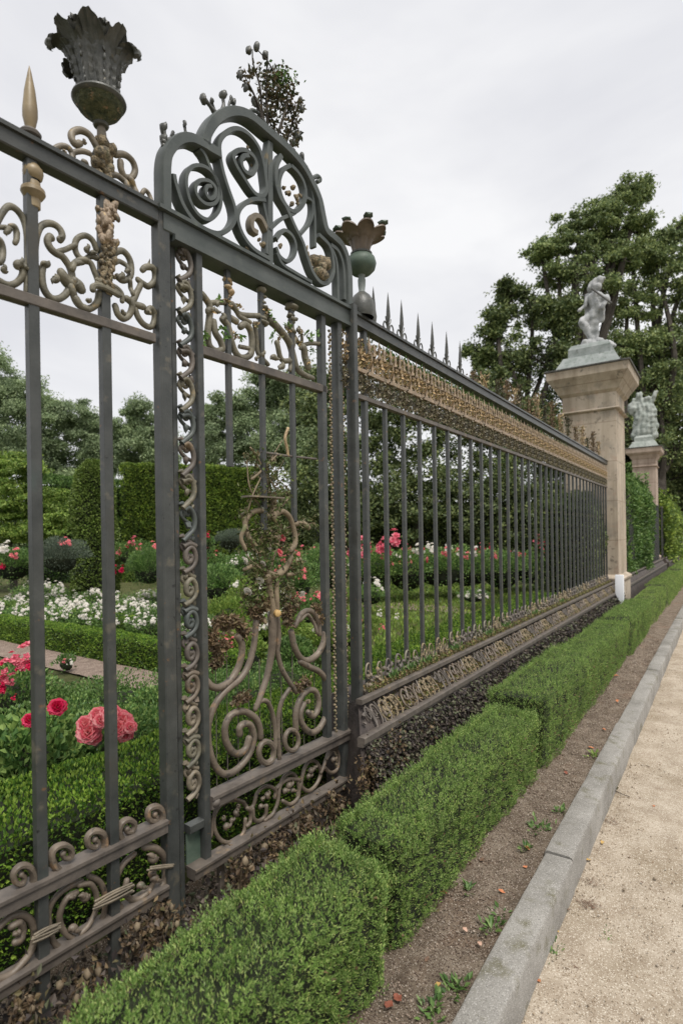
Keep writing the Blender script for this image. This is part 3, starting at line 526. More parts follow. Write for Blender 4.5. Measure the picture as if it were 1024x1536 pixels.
# vine frieze
scrolls(gl, 'vine_scroll', SCROLL, [('c', [(60, 195), (90, 235), (120, 290), (120, 380), (112, 480), (125, 570), (170, 615), (215, 600), (200, 545), (160, 480), (150, 400)], 26), ('b', 115, 320, 36), ('b', 165, 330, 28), ('b', 175, 270, 26)], Z5)
scrolls(gl, 'vine_scroll', SCROLL, [('c', [(130, 265), (230, 262), (305, 300), (350, 345), (450, 358), (545, 360)], 20), ('c', [(280, 270), (320, 330), (350, 370), (410, 410)], 18)], Z5)
scrolls(gl, 'vine_scroll', SCROLL, [('c', [(215, 380), (255, 440), (275, 530), (310, 620), (360, 665), (425, 640), (435, 560), (420, 470), (380, 420), (345, 440)], 25), ('b', 212, 378, 34), ('c', [(330, 585), (400, 600)], 16), ('c', [(270, 370), (325, 405)], 24)], Z5)
scrolls(gl, 'vine_scroll', SCROLL, [('c', [(450, 430), (468, 540), (485, 640), (545, 715)], 18), ('b', 450, 420, 26), ('b', 500, 640, 28), ('b', 455, 670, 20)], Z5)
scrolls(gl, 'vine_scroll', SCROLL, [('c', [(560, 390), (620, 450), (700, 545), (735, 640), (765, 745), (820, 795), (875, 815)], 25, [1.2, 1.1, 1.1, 1, .9, .7]), ('c', [(605, 555), (625, 620), (655, 685), (700, 690)], 20), ('b', 590, 668, 32), ('b', 635, 735, 34), ('c', [(740, 520), (720, 640), (700, 760)], 15)], Z5)
scrolls(gl, 'vine_scroll', SCROLL, [('c', [(680, 440), (745, 515), (790, 568), (860, 560), (925, 565)], 16), ('c', [(800, 590), (820, 660), (835, 740)], 26), ('b', 760, 460, 24), ('c', [(790, 500), (800, 560), (780, 600)], 12)], Z5)
for (x, y0, y1) in ((255, 85, 290), (505, 180, 410), (715, 295, 470)):
    mb = MB(); n = 7
    for q in range(n):
        y = y0+(y1-y0)*q/(n-1); B1(mb, x+9*math.sin(q*2.3), y, 30+9*math.cos(q*2.2), Z5, q+x, .5, rz=.6)
    mb.build('leaf_knop', GOLD if x == 255 else SCROLL, gl, ang=80)
def sprays(mb, spots, z, n=26, spread=30, L_=(.02, .035), off=.01):
    for (x, y) in spots:
        c = G(z[0]+x/z[2], z[1]+y/z[2], off); sp_ = gsz(z[0]+x/z[2], z[1]+y/z[2], spread/z[2])
        D = rdir(n); leaves(mb, c+rng.normal(size=(n, 3))*sp_*.6, D, rdir(n), rng.uniform(*L_, n), rng.uniform(*L_, n)*.55)
for q_ in [(200, 450), (345, 520), (75, 500), (570, 500), (680, 440), (820, 500), (900, 490), (850, 530), (180, 260), (530, 340), (860, 620), (560, 400), (60, 560), (230, 520)]: mb = MB(); sprays(mb, [q_], Z5, 12, 14, (.018, .032)); mb.build('vine_leaves', L_MID, gl, False)
for q_ in [(120, 330), (240, 260), (330, 300), (440, 420), (520, 330), (620, 530), (780, 480), (830, 700), (760, 560), (690, 470), (290, 500)]: mb = MB(); sprays(mb, [q_], Z5, 14, 14, (.014, .026)); mb.build('leaf_ornament', L_GILD, gl, False)
# big tubes of the lower half
TB = 27
scrolls(gl, 'tube_scroll', TUBE, [('c', [(415, 150), (405, 260), (385, 380), (345, 500), (285, 585), (215, 640), (160, 700), (115, 770), (80, 860), (66, 960), (75, 1080), (110, 1200), (170, 1270), (240, 1265), (310, 1205), (370, 1115), (395, 1010), (375, 925), (335, 903), (292, 930), (292, 985)], TB)], Z6)
scrolls(gl, 'tube_scroll', TUBE, [('c', [(445, 1005), (435, 930), (400, 860), (320, 815), (240, 840), (195, 920), (195, 1020), (235, 1105), (285, 1125), (335, 1085), (360, 1010)], TB)], Z6)
scrolls(gl, 'tube_scroll', TUBE, [('c', [(275, 265), (305, 320), (308, 400), (285, 500), (230, 590), (150, 640), (85, 632), (45, 590)], TB)], Z6)
scrolls(gl, 'tube_scroll', TUBE, [('c', [(528, 110), (532, 250), (528, 400), (500, 550), (452, 680), (405, 800)], 27, [1.4, 1.2, 1, .9, .7]), ('c', [(558, 110), (570, 260), (570, 380), (600, 500), (648, 595), (700, 675)], 20, [1.2, 1, 1, .9])], Z6)
scrolls(gl, 'tube_scroll', TUBE, [('c', [(412, 770), (450, 735), (500, 750), (538, 830), (555, 940), (552, 1060), (530, 1130)], 18)], Z6)
scrolls(gl, 'tube_scroll', TUBE, [('c', [(655, 650), (605, 730), (583, 850), (575, 1000), (580, 1155)], 18)], Z6)
for cx_, cy_, a_, b_, r_ in ((478, 1112, 55, 78, 22), (663, 1024, 50, 76, 18)):
    mb = MB(); T1(mb, [(cx_+a_*math.cos(q), cy_+b_*math.sin(q)) for q in np.arange(12)*math.pi/6], r_, Z6, closed=True, off=.006); mb.build('ring', TUBE, gl)
scrolls(gl, 'tube_scroll', TUBE, [('c', [(668, 230), (690, 340), (738, 425), (800, 443), (862, 400), (900, 320), (912, 240)], 24), ('c', [(692, 190), (735, 105), (805, 78), (855, 130), (868, 250)], 20), ('c', [(720, 150), (780, 105), (830, 170), (845, 240)], 14)], Z6)
scrolls(gl, 'tube_scroll', TUBE, [('c', [(735, 450), (800, 490), (878, 530), (932, 605), (948, 700), (930, 840), (880, 940), (815, 970), (755, 920), (730, 840), (760, 760)], 22), ('c', [(700, 950), (695, 850), (718, 745), (778, 670), (838, 662), (868, 720), (860, 800), (822, 848), (785, 820)], 22)], Z6)
mb = MB(); c = G(300+530/4.876, 900+93/4.876, .03); lathe(mb, c, [(.0001, .012), (.012, .012), (.0165, .009), (.0165, -.02)], 16, axis=gn+np.array([0, -.3, 0])); mb.build('round_boss', WOODCUT, gl)
crust(gl, 'flower_crust', CRUST, [(x_, y_, r_*.7) for x_, y_, r_ in [(120, 170, 26), (170, 140, 30), (230, 150, 34), (290, 180, 30), (320, 230, 26), (100, 240, 24), (90, 300, 22), (170, 250, 22), (230, 240, 20), (170, 340, 30), (120, 300, 20), (140, 400, 22), (110, 460, 24), (160, 460, 20), (400, 60, 44), (460, 40, 40), (420, 130, 32), (470, 150, 34), (640, 40, 40), (690, 30, 44), (620, 100, 28), (650, 150, 36), (620, 150, 30), (300, 700, 26), (330, 690, 22), (260, 740, 22), (230, 760, 18), (820, 830, 22), (790, 740, 24)]], Z6, gap=1.5)
for q_ in [(120, 170), (170, 140), (240, 150), (300, 190), (100, 250), (90, 310), (170, 330), (140, 420), (330, 240), (400, 50), (460, 60), (430, 130), (480, 20), (640, 50), (700, 30), (620, 110), (650, 160), (850, 60), (870, 140), (330, 700), (280, 730), (720, 640), (770, 600), (200, 190), (270, 170), (130, 360), (110, 470), (390, 90), (660, 90)]: mb = MB(); sprays(mb, [q_], Z6, 90, 26, (.014, .032), .0); mb.build('dried_leafwork', L_DRY, gl, False)
for q_ in range(12):   # thin wires behind the big tubes
    x_ = 312+q_*16.3; y0_ = [985, 1000, 960, 1010, 975, 990][q_ % 6]; yb_ = 1190-(x_-312)*.46; mb = MB(); sweep(mb, np.array([G(x_, y0_, -.02), G(x_+2, yb_, -.02)]), .0022, gn, seg=5); mb.build('wire', BROWNIRON, gl)
# upper ornament: heart, branches, little shelf
scrolls(gl, 'branch_scroll', DRYWOOD, [('c', [(560, 400), (520, 362), (470, 375), (442, 430), (455, 500), (490, 545)], 14), ('c', [(580, 390), (620, 365), (665, 395), (688, 460), (690, 530), (660, 570)], 14), ('c', [(430, 440), (415, 500), (430, 560)], 11),
    ('c', [(590, 700), (545, 675), (490, 645), (430, 662)], 17, [1.2, 1, .8, .5]), ('c', [(600, 690), (650, 650), (682, 575)], 16, [1.2, 1, .7]), ('c', [(575, 900), (565, 800), (545, 700)], 19), ('c', [(600, 880), (600, 780), (610, 700), (640, 670)], 14), ('c', [(650, 690), (700, 680), (725, 640), (715, 610)], 10),
    ('c', [(575, 300), (578, 350), (575, 400)], 18), ('c', [(690, 430), (740, 425), (760, 450)], 14), ('b', 735, 435, 22), ('b', 590, 500, 22), ('c', [(470, 200), (520, 160), (570, 110), (600, 70)], 6), ('c', [(590, 250), (560, 200), (500, 90), (460, 40)], 5)], Z8)
mb = MB(); hrail(mb, (G(370, 745)-J)@gd, (G(419, 745)-J)@gd, G(395, 746)[2], .004, .035); mb.build('shelf', BRONZE, gl)
mb = MB(); T1(mb, [(520, 62), (660, 82), (800, 97)], 6, Z8); mb.build('rod', BROWNIRON, gl)
mb = MB(); T1(mb, [(655, 80), (650, 40), (640, -10), (655, -60)], 8, Z8); mb.build('rusty_hook', GOLD, gl)
# wave of rings between the two low rails
scrolls(gl, 'ring_scroll', TUBE, [('c', [(440, 440), (430, 505), (385, 553), (325, 555), (287, 510), (280, 440), (310, 375), (370, 345), (425, 352), (455, 385), (480, 372), (500, 305), (545, 270), (590, 290), (588, 330)], 11), ('c', [(262, 530), (268, 440), (300, 370), (370, 335), (430, 350)], 7), ('c', [(440, 380), (462, 400), (460, 450), (440, 470)], 11), ('b', 385, 400, 22), ('b', 340, 470, 24), ('b', 365, 440, 18), ('b', 320, 430, 16), ('b', 395, 370, 15)], Z7)
scrolls(gl, 'ring_scroll', TUBE, [('c', [(475, 385), (480, 435), (510, 452), (540, 425), (545, 370)], 11), ('c', [(535, 445), (575, 410), (600, 350), (612, 280), (640, 220), (685, 208), (708, 260), (705, 325), (665, 362), (625, 345)], 10), ('b', 515, 370, 18), ('b', 545, 310, 22), ('b', 520, 330, 14)], Z7)
scrolls(gl, 'ring_scroll', TUBE, [('c', [(600, 280), (645, 240), (690, 235), (722, 245), (728, 275), (765, 297), (805, 265), (828, 205), (805, 150), (765, 145), (738, 185), (725, 235), (705, 320)], 10), ('b', 660, 260, 24), ('b', 640, 290, 20), ('b', 680, 290, 16)], Z7)
scrolls(gl, 'ring_scroll', TUBE, [('c', [(825, 200), (850, 140), (880, 75), (905, 70)], 9), ('c', [(840, 175), (870, 200), (905, 185), (918, 130), (905, 85), (875, 90), (850, 130)], 9), ('b', 770, 185, 22), ('b', 760, 215, 18), ('b', 885, 130, 18), ('b', 790, 170, 14)], Z7)

# ------------------------------------------------------------------ long fence on its plinth (runs along world Y at x = XF)
NR = np.array([1.0, 0, 0])
def FB(y0, y1, mbx, x, z, r, rn): sweep(mbx, np.array([(x, y0, z), (x, y1, z)]), r, NR, 'rect', rn)
BAY = .232
def frieze_unit():
    mb = MB(); r_ = np.random.default_rng(5)
    for q in range(4):
        y = (q+.5)*BAY/4; h = .040
        sweep(mb, catmull([(0, y-.022, 2.475), (0, y-.026, 2.52), (0, y-.008, 2.55), (.004, y+.008, 2.53), (.006, y, 2.505), (.004, y-.010, 2.515)], 3), .0048, NR, seg=6)
        sweep(mb, catmull([(0, y+.022, 2.475), (0, y+.024, 2.51), (0, y+.012, 2.53)], 3), .0045, NR, seg=5)
    return mb
mb = frieze_unit(); FU = mb.mesh('cast_scrolls', SCROLL, None, True, 60)
mb = MB(); r_ = np.random.default_rng(9)
for q in range(4):
    y = (q+.5)*BAY/4
    for z0, h in ((2.60, .135 if q % 2 else .10), (2.705, .115 if q % 2 == 0 else .08)):
        lathe(mb, (.014, y+(.0 if z0 < 2.65 else BAY/8), z0), [(.0125, 0), (.014, .010), (.007, .022), (.011, .038), (.0095, .055), (.0005, h)], 6)
SU = mb.mesh('frieze_spikes', GILT, None, True, 60)
def leafy(n, y0, y1, z0, z1, x0, x1, L_, r_, up=0.0, wr=.6):
    P = np.stack([r_.uniform(x0, x1, n), r_.uniform(y0, y1, n), r_.uniform(z0, z1, n)], 1); D = rdir(n, r_); D[:, 2] += up; D[:, 0] = np.abs(D[:, 0])*.8
    return P, D, rdir(n, r_)+[1, 0, 0], r_.uniform(*L_, n), r_.uniform(*L_, n)*wr
mb = MB(); r_ = np.random.default_rng(3)
leaves(mb, *leafy(380, -.02, BAY+.02, 2.465, 2.58, -.012, .02, (.014, .030), r_), m=1); leaves(mb, *leafy(300, -.02, BAY+.02, 2.605, 2.69, -.012, .02, (.016, .034), r_, .5)); leaves(mb, *leafy(170, -.02, BAY+.02, 2.68, 2.77, -.012, .012, (.014, .028), r_, 1.2)); FL = mb.mesh('frieze_leafwork', [L_GILD, L_GREYG], None, False)
mb = MB(); r_ = np.random.default_rng(4)
leaves(mb, *leafy(230, 0, BAY, 2.66, 2.80, -.06, .0, (.02, .042), r_, 1.2)); FG = mb.mesh('moss_tuft', L_MID, None, False)
# foot scrolls standing between two bars, and relief between rails A and B, three hand finished variants of each
FSV = []; RSV = []
for vv in range(4):
    rv = np.random.default_rng(200+vv); mb = MB()
    for q in range(2):
        y = (q+.5)*BAY/2+rv.normal(0, .006); h = [.135, .115][q]*rv.uniform(.8, 1.15); sg = rv.choice([-1, 1]); k = rv.uniform(.8, 1.15)
        sweep(mb, catmull([(.03, y-.034*sg*k, .765), (.03, y-.036*sg*k, .82), (.03, y-.02*sg*k, .775+h), (.03, y+.012*sg*k, .778+h), (.034, y+.034*sg*k, .74+h), (.036, y+.028*sg*k, .715+h), (.036, y+.004*sg, .70+h), (.036, y-.010*sg, .725+h), (.036, y+.006*sg, .745+h)], 3), .0062*k, NR, seg=6)
        for _ in range(7): lump(mb, (.036, y+rv.normal(0, .025), .77+rv.uniform(0, .10)), rv.uniform(.008, .016, 3), int(rv.integers(99)), .5, 1)
    FSV.append(mb.mesh('foot_scroll', [BRONZE, CRUST, SCROLL, BROWNIRON][vv], None, True, 60))
    mb = MB()
    for q in range(3):
        y = (q+.5)*BAY/3+rv.normal(0, .01); sg = rv.choice([-1, 1]); k = rv.uniform(.75, 1.2); o = rv.normal(0, .004)
        sl = lambda y_, z_: (.205-(z_-.60)*.72+.010+o*0, y_, z_)
        sweep(mb, catmull([sl(y+.030*sg*k, .632), sl(y-.012*sg*k, .640), sl(y-.036*sg*k, .67), sl(y-.026*sg*k, .715), sl(y+.008*sg*k, .735), sl(y+.026*sg*k, .712), sl(y+.014*sg*k, .682), sl(y-.006*sg*k, .69), sl(y-.002*sg, .706)], 4), .0058*k, NR, seg=6)
        if q != vv % 3: sweep(mb, catmull([sl(y+.045*sg, .63), sl(y+.036*sg, .68), sl(y+.056*sg, .742)], 3), .0048, NR, seg=5)
        for _ in range(3): zz = rv.uniform(.64, .73); lump(mb, sl(y+rv.normal(0, .03), zz), rv.uniform(.006, .014, 3), int(rv.integers(99)), .5, 1)
    RSV.append(mb.mesh('relief_scroll', [BROWNIRON, TUBE, CRUST, BROWNIRON][vv], None, True, 60))
mb = MB(); r_ = np.random.default_rng(6); n = 520
t_ = r_.uniform(0, 1, n); P = np.stack([.045+.13*t_, r_.uniform(0, BAY, n), .745-.105*t_+.01], 1); leaves(mb, P, rdir(n, r_)+[.3, 0, .5], rdir(n, r_), r_.uniform(.012, .024, n), r_.uniform(.008, .016, n))
n = 230; P = np.stack([r_.uniform(.0, .09, n), r_.uniform(0, BAY, n), r_.uniform(.765, .80, n)], 1); leaves(mb, P, rdir(n, r_)+[.3, 0, .8], rdir(n, r_), r_.uniform(.014, .03, n), r_.uniform(.008, .018, n))
RL = mb.mesh('moss', leafmat('gilded_moss_leaf', [(.09, .08, .04), (.20, .15, .08), (.40, .28, .16), (.16, .22, .05), (.13, .10, .07)], .15, .5, 3), None, False)
mb = MB(); r_ = np.random.default_rng(8); n = 40
P = np.stack([r_.uniform(.02, .08, n), r_.uniform(0, BAY, n), r_.uniform(.77, .81, n)], 1); leaves(mb, P, rdir(n, r_)*.7+[0, 0, 1], rdir(n, r_), r_.uniform(.03, .06, n), r_.uniform(.012, .02, n)); RG = mb.mesh('weed_tuft', L_MID, None, False)
def putp(name, me, parent, y):
    o = bpy.data.objects.new(name, me); sc.collection.objects.link(o); o.parent = parent; o.location = (0, y, 0); return o
def long_fence(y0, y1, label, ends, full=True):
    t = thing('fence_panel', label, 'fence', (XF, y0, 0), 0, None); Lx = y1-y0
    ya = y0
    if full: mb = MB(); FB(ya, y1, mb, XF, 2.865, .024, .024); FB(ya, y1, mb, XF, 2.898, .009, .036); FB(ya, y1, mb, XF, 2.838, .006, .030); mb.build('top_rail', IRON, t)
    mb = MB(); FB(ya, y1, mb, XF, 2.440, .014, .020); mb.build('frieze_rail', BROWNIRON, t)
    if full: mb = MB(); FB(ya, y1, mb, XF+.012, 2.590, .012, .014); mb.build('gilded_rail', GILT, t)
    if full: mb = MB(); FB(ya, y1, mb, XF, 2.70, .005, .009); mb.build('gilded_rail', GILT, t)
    o1, o2 = (-.12, -.26) if ends else (0, 0)
    mb = MB(); FB(ya+o1, y1, mb, XF+.10, .768, .014, .020); mb.build('plinth_rail', BROWNIRON, t)
    mb = MB(); FB(ya+o2, y1, mb, XF+.20, .625, .016, .022); FB(ya+o2, y1, mb, XF+.195, .60, .008, .018); mb.build('plinth_rail', BROWNIRON, t)
    mb = MB(); pr = [(-.22, .0), (-.22, .72), (-.10, .765), (.03, .765), (.05, .745), (.085, .735), (.12, .70), (.14, .665), (.165, .63), (.185, .60), (.20, .57), (.215, .50), (.225, .38), (.235, .12), (.235, 0)]
    k = len(pr); V = [(XF+x, ya+(max(-x*1.35, -.3) if ends and x > 0 else 0)+.01, z) for x, z in pr]+[(XF+x, y1-.003, z) for x, z in pr]
    mb.add(V, [(i, i+1, k+i+1, k+i) for i in range(k-1)]); mb.f.append((np.array([list(range(k))[::-1]]), 0)); mb.f.append((np.array([list(range(k, 2*k))]), 0)); mb.build('plinth', PLINTH, t)
    nb = int((Lx-.139)/BAY)+1
    BM = None
    for i in range(nb):
        y = .139+i*BAY
        if BM is None:
            mb = MB(); sweep(mb, np.array([(0, 0, .76), (0, 0, 2.435)]), .0125, NR, 'rect', .0125); BM = mb.mesh('bar', IRON)
        if i == 0 and ends:
            mb = MB(); sweep(mb, np.array([(0, 0, .76), (0, 0, 2.85)]), .0165, NR, 'rect', .0165); putp('bar', mb.mesh('bar', IRON), t, y); putp('relief_scroll', RSV[2], t, y-BAY*.5-.02); putp('moss', RL, t, y-BAY*.5); putp('foot_scroll', FSV[0], t, y-BAY*.5); putp('cast_scrolls', FU, t, y-.02); putp('frieze_leafwork', FL, t, y-.02); putp('frieze_spikes', SU, t, y-.02); continue
        putp('bar', BM, t, y)
        if full and Lx-y > .1:
            yy = y; o = putp('cast_scrolls', FU, t, yy); putp('frieze_spikes', SU, t, yy); putp('frieze_leafwork', FL, t, yy); putp('foot_scroll', FSV[(i*3+i//4) % 4], t, yy-BAY*.5); putp('relief_scroll', RSV[(i+i//3) % 4], t, yy-BAY*.5); putp('moss', RL, t, yy-BAY*.5)
            if i in (0, 1, 2, 3, 4, 5, 6, 7, 9, 12, 16, 21): putp('moss_tuft', FG, t, yy)
            if i in (1, 2, 3, 5, 8, 10, 14, 19): putp('weed_tuft', RG, t, yy-BAY*.5)
    if ends:
        putp('relief_scroll', RSV[0], t, -.60*BAY)
        putp('cast_scrolls', FU, t, 0-.10); putp('frieze_leafwork', FL, t, -.10)
    return t
f1 = long_fence(2.56, 10.66, 'long iron fence from the gateway to the near stone pillar, with gilded frieze', True)
# small spears with side scrolls on the top rail, then leafy crests
mb = MB(); lathe(mb, (0, 0, 2.905), [(.010, 0), (.013, .012), (.008, .022), (.011, .04), (.007, .06), (.009, .075), (.0185, .11), (.016, .15), (.009, .215), (.0005, .275)], 8)
SPM = mb.mesh('spear_finial', URNM, None, True, 50)
mb = MB()
for s_ in (-1, 1):
    sweep(mb, catmull([(0, s_*.008, 2.915), (0, s_*.02, 2.955), (0, s_*.045, 2.97), (0, s_*.062, 2.945), (0, s_*.055, 2.925)], 3), .005, NR, seg=6); lump(mb, (0, s_*.058, 2.93), (.009, .010, .012), 2, .3, 1)
    sweep(mb, catmull([(0, s_*.006, 2.96), (0, s_*.026, 2.985), (0, s_*.032, 3.005)], 3), .004, NR, seg=5)
SPS = mb.mesh('spear_scrolls', URNM, None, True, 50)
for i, s_ in enumerate((.258, .433, .607, .842, 1.064, 1.312, 1.569)):
    o = putp('spear_finial', SPM, f1, s_); o.scale = (.72, .72, [.85, .95, 1.0, .97, 1, 1.02, 1.02][i]); o.location.z = 2.905*(1-o.scale.z)
    if i: putp('spear_scrolls', SPS, f1, s_)
for i, (s_, h, n) in enumerate([(1.85, .10, 40), (2.1, .12, 50), (2.45, .16, 60), (2.72, .22, 110), (2.95, .18, 70), (3.1, .26, 120), (3.45, .18, 70), (3.75, .30, 140), (4.1, .22, 110), (4.4, .34, 150), (4.8, .24, 110), (5.2, .28, 130), (5.7, .22, 110), (6.15, .30, 160), (6.5, .18, 80), (6.95, .34, 200), (7.4, .24, 120)]):
    mb = MB(); r_ = np.random.default_rng(80+i)
    tt = r_.uniform(0, 1, n); P = np.stack([r_.normal(0, .018, n), r_.normal(0, .045, n)*(1.2-tt), tt*h], 1)+[XF, 2.56+s_, 2.905]
    leaves(mb, P, rdir(n, r_)+[0, 0, 1.0], rdir(n, r_), r_.uniform(.02, .045, n), r_.uniform(.012, .024, n))
    for q_ in range(5): sweep(mb, catmull([(XF, 2.56+s_, 2.90), (XF+r_.normal(0, .01), 2.56+s_+r_.normal(0, .03), 2.905+h*.5), (XF, 2.56+s_+r_.normal(0, .05), 2.905+h)], 4), .003, NR, seg=4)
    mb.build('crest_leafwork', [L_DRY, L_GILD, L_SPRIG][i % 3], f1, False)

# urn with flared petals on the right gatepost
def small_urn():
    c0 = G(543, 470); c0 = GS((c0-J)@gd, 2.905)
    t = thing('urn_finial', 'brown green bronze urn with flared petals standing on the right gatepost of the gateway', 'urn', c0, GRZ)
    mb = MB(); lathe(mb, c0, [(.050, 0), (.056, .02), (.056, .045), (.050, .075), (.036, .10), (.020, .115), (.013, .12)], 20); mb.build('base', URNM, t)
    mb = MB(); lathe(mb, c0, [(.020, .11), (.013, .125), (.016, .15), (.017, .175), (.013, .19), (.018, .205)], 16); mb.build('stem', LEAD, t)
    mb = MB(); lathe(mb, c0, [(.016, .198), (.040, .205), (.058, .225), (.064, .25), (.058, .275), (.042, .29), (.03, .295)], 28); mb.build('bowl', VERDI, t)
    mb = MB(); lathe(mb, c0, [(.034, .285), (.046, .290), (.047, .297), (.036, .302)], 28); mb.build('rim', URNM, t)
    N6 = 7
    def md(R, Z, a): tt = np.clip((Z-.30)/.1, 0, 1); lb = np.abs(np.cos(a*N6/2)); return R*(1+.22*tt*lb**.7-.10*(1-lb)), Z+tt**2*(.020*lb-.018)
    mb = MB(); lathe(mb, c0, [(.036, .298), (.040, .325), (.047, .355), (.060, .382), (.080, .398), (.092, .398), (.094, .390), (.090, .392), (.078, .388), (.055, .372), (.040, .34), (.001, .33)], 84, mod=md); mb.build('petals', URN2, t, ang=70)
    for q in range(N6):
        mb = MB()
        a = 2*math.pi*q/N6; u = nrmz(np.cross([0, 0, 1.0], [0.3, 1, 0.1])); v = np.cross([0, 0, 1.0], u); e = math.cos(a)*u+math.sin(a)*v
        lump(mb, c0+e*.100+[0, 0, .412], (.024, .024, .010), q, .3, 1)
        mb.build('petal_tip', VERDI, t)
    t.scale = (1.34, 1.34, 1.24)
small_urn()
mb = MB(); lathe(mb, (XF+.0, 2.81, 2.905), [(.016, 0), (.020, .02), (.024, .05), (.018, .09), (.006, .13), (.0005, .15)], 12)
o = mb.build('bud_finial', URNM, f1)

# ------------------------------------------------------------------ stone pillars
def slab(mb, cx, cy, hx, hy, z0, z1, hx1=None, hy1=None, m=0):
    hx1 = hx if hx1 is None else hx1; hy1 = hy if hy1 is None else hy1
    V = [(cx+a*hx, cy+b*hy, z0) for a, b in ((-1, -1), (1, -1), (1, 1), (-1, 1))]+[(cx+a*hx1, cy+b*hy1, z1) for a, b in ((-1, -1), (1, -1), (1, 1), (-1, 1))]
    mb.add(V, [(3, 2, 1, 0), (4, 5, 6, 7), (0, 1, 5, 4), (1, 2, 6, 5), (2, 3, 7, 6), (3, 0, 4, 7)], m)
def moulded(mb, cx, cy, h, prof, hy=None):
    """square moulding: prof = (outset, z) rings"""
    hy = hy or h; V = []; F_ = []
    for (o_, z) in prof:
        V += [(cx-h-o_, cy-hy-o_, z), (cx+h+o_, cy-hy-o_, z), (cx+h+o_, cy+hy+o_, z), (cx-h-o_, cy+hy+o_, z)]
    for i in range(len(prof)-1):
        for j in range(4): F_.append((i*4+j, i*4+(j+1) % 4, i*4+4+(j+1) % 4, i*4+4+j))
    n = len(prof); F_ += [(3, 2, 1, 0), (4*n-4, 4*n-3, 4*n-2, 4*n-1)]; mb.add(V, F_)
def pillar(name, label, x0, x1, y0, z, S, leadm=LEAD):
    w_ = x1-x0; cx = (x0+x1)/2; h = w_/2; hy = h*1.1; cy = y0+hy; k = w_/.89
    t = thing(name, label, 'pillar', (cx, cy, .1), 0, None)
    def build(nm, prof, m=S):
        mb = MB(); moulded(mb, cx, cy, h, prof, hy); return mb.build(nm, m, t, ang=25)
    zb, zs, zc, zt = z
    build('base', [(.055*k, .0), (.055*k, zb-.16), (.05*k, zb-.10), (.075*k, zb-.07), (.08*k, zb-.03), (.05*k, zb), (.0, zb+.03)])
    build('shaft', [(0, zb+.03), (0, zs)])
    build('string_course', [(.001, zs), (.045*k, zs+.015), (.06*k, zs+.03), (.045*k, zs+.05), (.004, zs+.06), (.002, zc-.001)])
    build('cornice', [(.003, zc), (.06*k, zc+.05), (.085*k, zc+.11), (.10*k, zc+.13), (.20*k, zt-.20), (.225*k, zt-.17), (.235*k, zt-.035)])
    build('lead_edge', [(.236*k, zt-.034), (.26*k, zt-.028), (.262*k, zt-.005), (.25*k, zt)], LEADDK)
    return t, cx, cy, h, hy, k
t1, cx1, cy1, h1, hy1, k1 = pillar('stone_pillar', 'near tall sandstone pillar at the end of the long fence, topped by the pale figure', -2.42, -1.53, 10.69, (.86, 3.80, 4.12, 4.60), STONE)
t2, cx2, cy2, h2, hy2, k2 = pillar('stone_pillar', 'farther pinkish stone pillar carrying the darker statue group, beyond the ivy hedge', -2.42, -1.76, 20.0, (.86, 3.70, 3.96, 4.34), STONE2)
def pedestal(cx, cy, h, hy, z, k, label, tall, m=LEAD, round_=False):
    t = thing('statue_pedestal', label, 'pedestal', (cx, cy, z), 0, None)
    mb = MB(); moulded(mb, cx, cy, h, [(.12*k, z+.002), (.10*k, z+.03), (-.02*k, z+.20*tall)], hy); mb.build('sloping_base', m, t)
    mb = MB(); moulded(mb, cx, cy, h*.80, [(0, z+.20*tall+.001), (.0, z+.33*tall), (-.02, z+.36*tall), (-.05, z+.40*tall)], hy*.8); mb.build('block', m, t, ang=20)
    return z+.40*tall
zp1 = pedestal(cx1, cy1, h1, hy1, 4.60, 1, 'lead covered stepped pedestal on top of the near pillar', 1.25)
zp2 = pedestal(cx2, cy2, h2, hy2, 4.34, .75, 'mossy stepped pedestal on top of the farther pillar', 1.0, MARBLE2)
def figure(name, label, cat, base, pieces, s, m, vox, rz=0.0, nz_amp=.0):
    """pieces: (a, b, ra, rb) capsules in a local frame (x across the picture, y away, z up), fused into one skin"""
    mb = MB(); v, f = ICO[2]
    for (a, b_, ra, rb) in pieces:
        a = np.array(a, float); b_ = np.array(b_, float); n = max(2, int(np.linalg.norm(b_-a)/(min(ra, rb)*.45))+1)
        for q in range(n):
            tt = q/(n-1); mb.add(v*(ra*(1-tt)+rb*tt)+a*(1-tt)+b_*tt, f)
    me = mb.mesh('tmp', m, None); o = bpy.data.objects.new(name, me); sc.collection.objects.link(o)
    md = o.modifiers.new('r', 'REMESH'); md.mode = 'VOXEL'; md.voxel_size = vox; md.use_smooth_shade = True
    sm = o.modifiers.new('s', 'SMOOTH'); sm.factor = .5; sm.iterations = 1
    dg = bpy.context.evaluated_depsgraph_get(); me2 = bpy.data.meshes.new_from_object(o.evaluated_get(dg)); o.modifiers.clear()
    co = np.empty(len(me2.vertices)*3, np.float32); me2.vertices.foreach_get('co', co); co = co.reshape(-1, 3)
    no = np.empty(len(me2.vertices)*3, np.float32); me2.vertices.foreach_get('normal', no); no = no.reshape(-1, 3)
    co = co+no*(Noise3(3, 30)(co.astype(float))*.010*nz_amp+np.sin(co[:, 0]*60+Noise3(8, 6)(co.astype(float))*3)*.006*nz_amp)[:, None]; me2.vertices.foreach_set('co', co.astype(np.float32).ravel()); me2.update()
    me2.materials.clear(); me2.materials.append(m); o.data = me2; o.location = base; o.rotation_euler = (0, 0, rz); o.scale = (s, s, s); tag(o, label, cat); return o
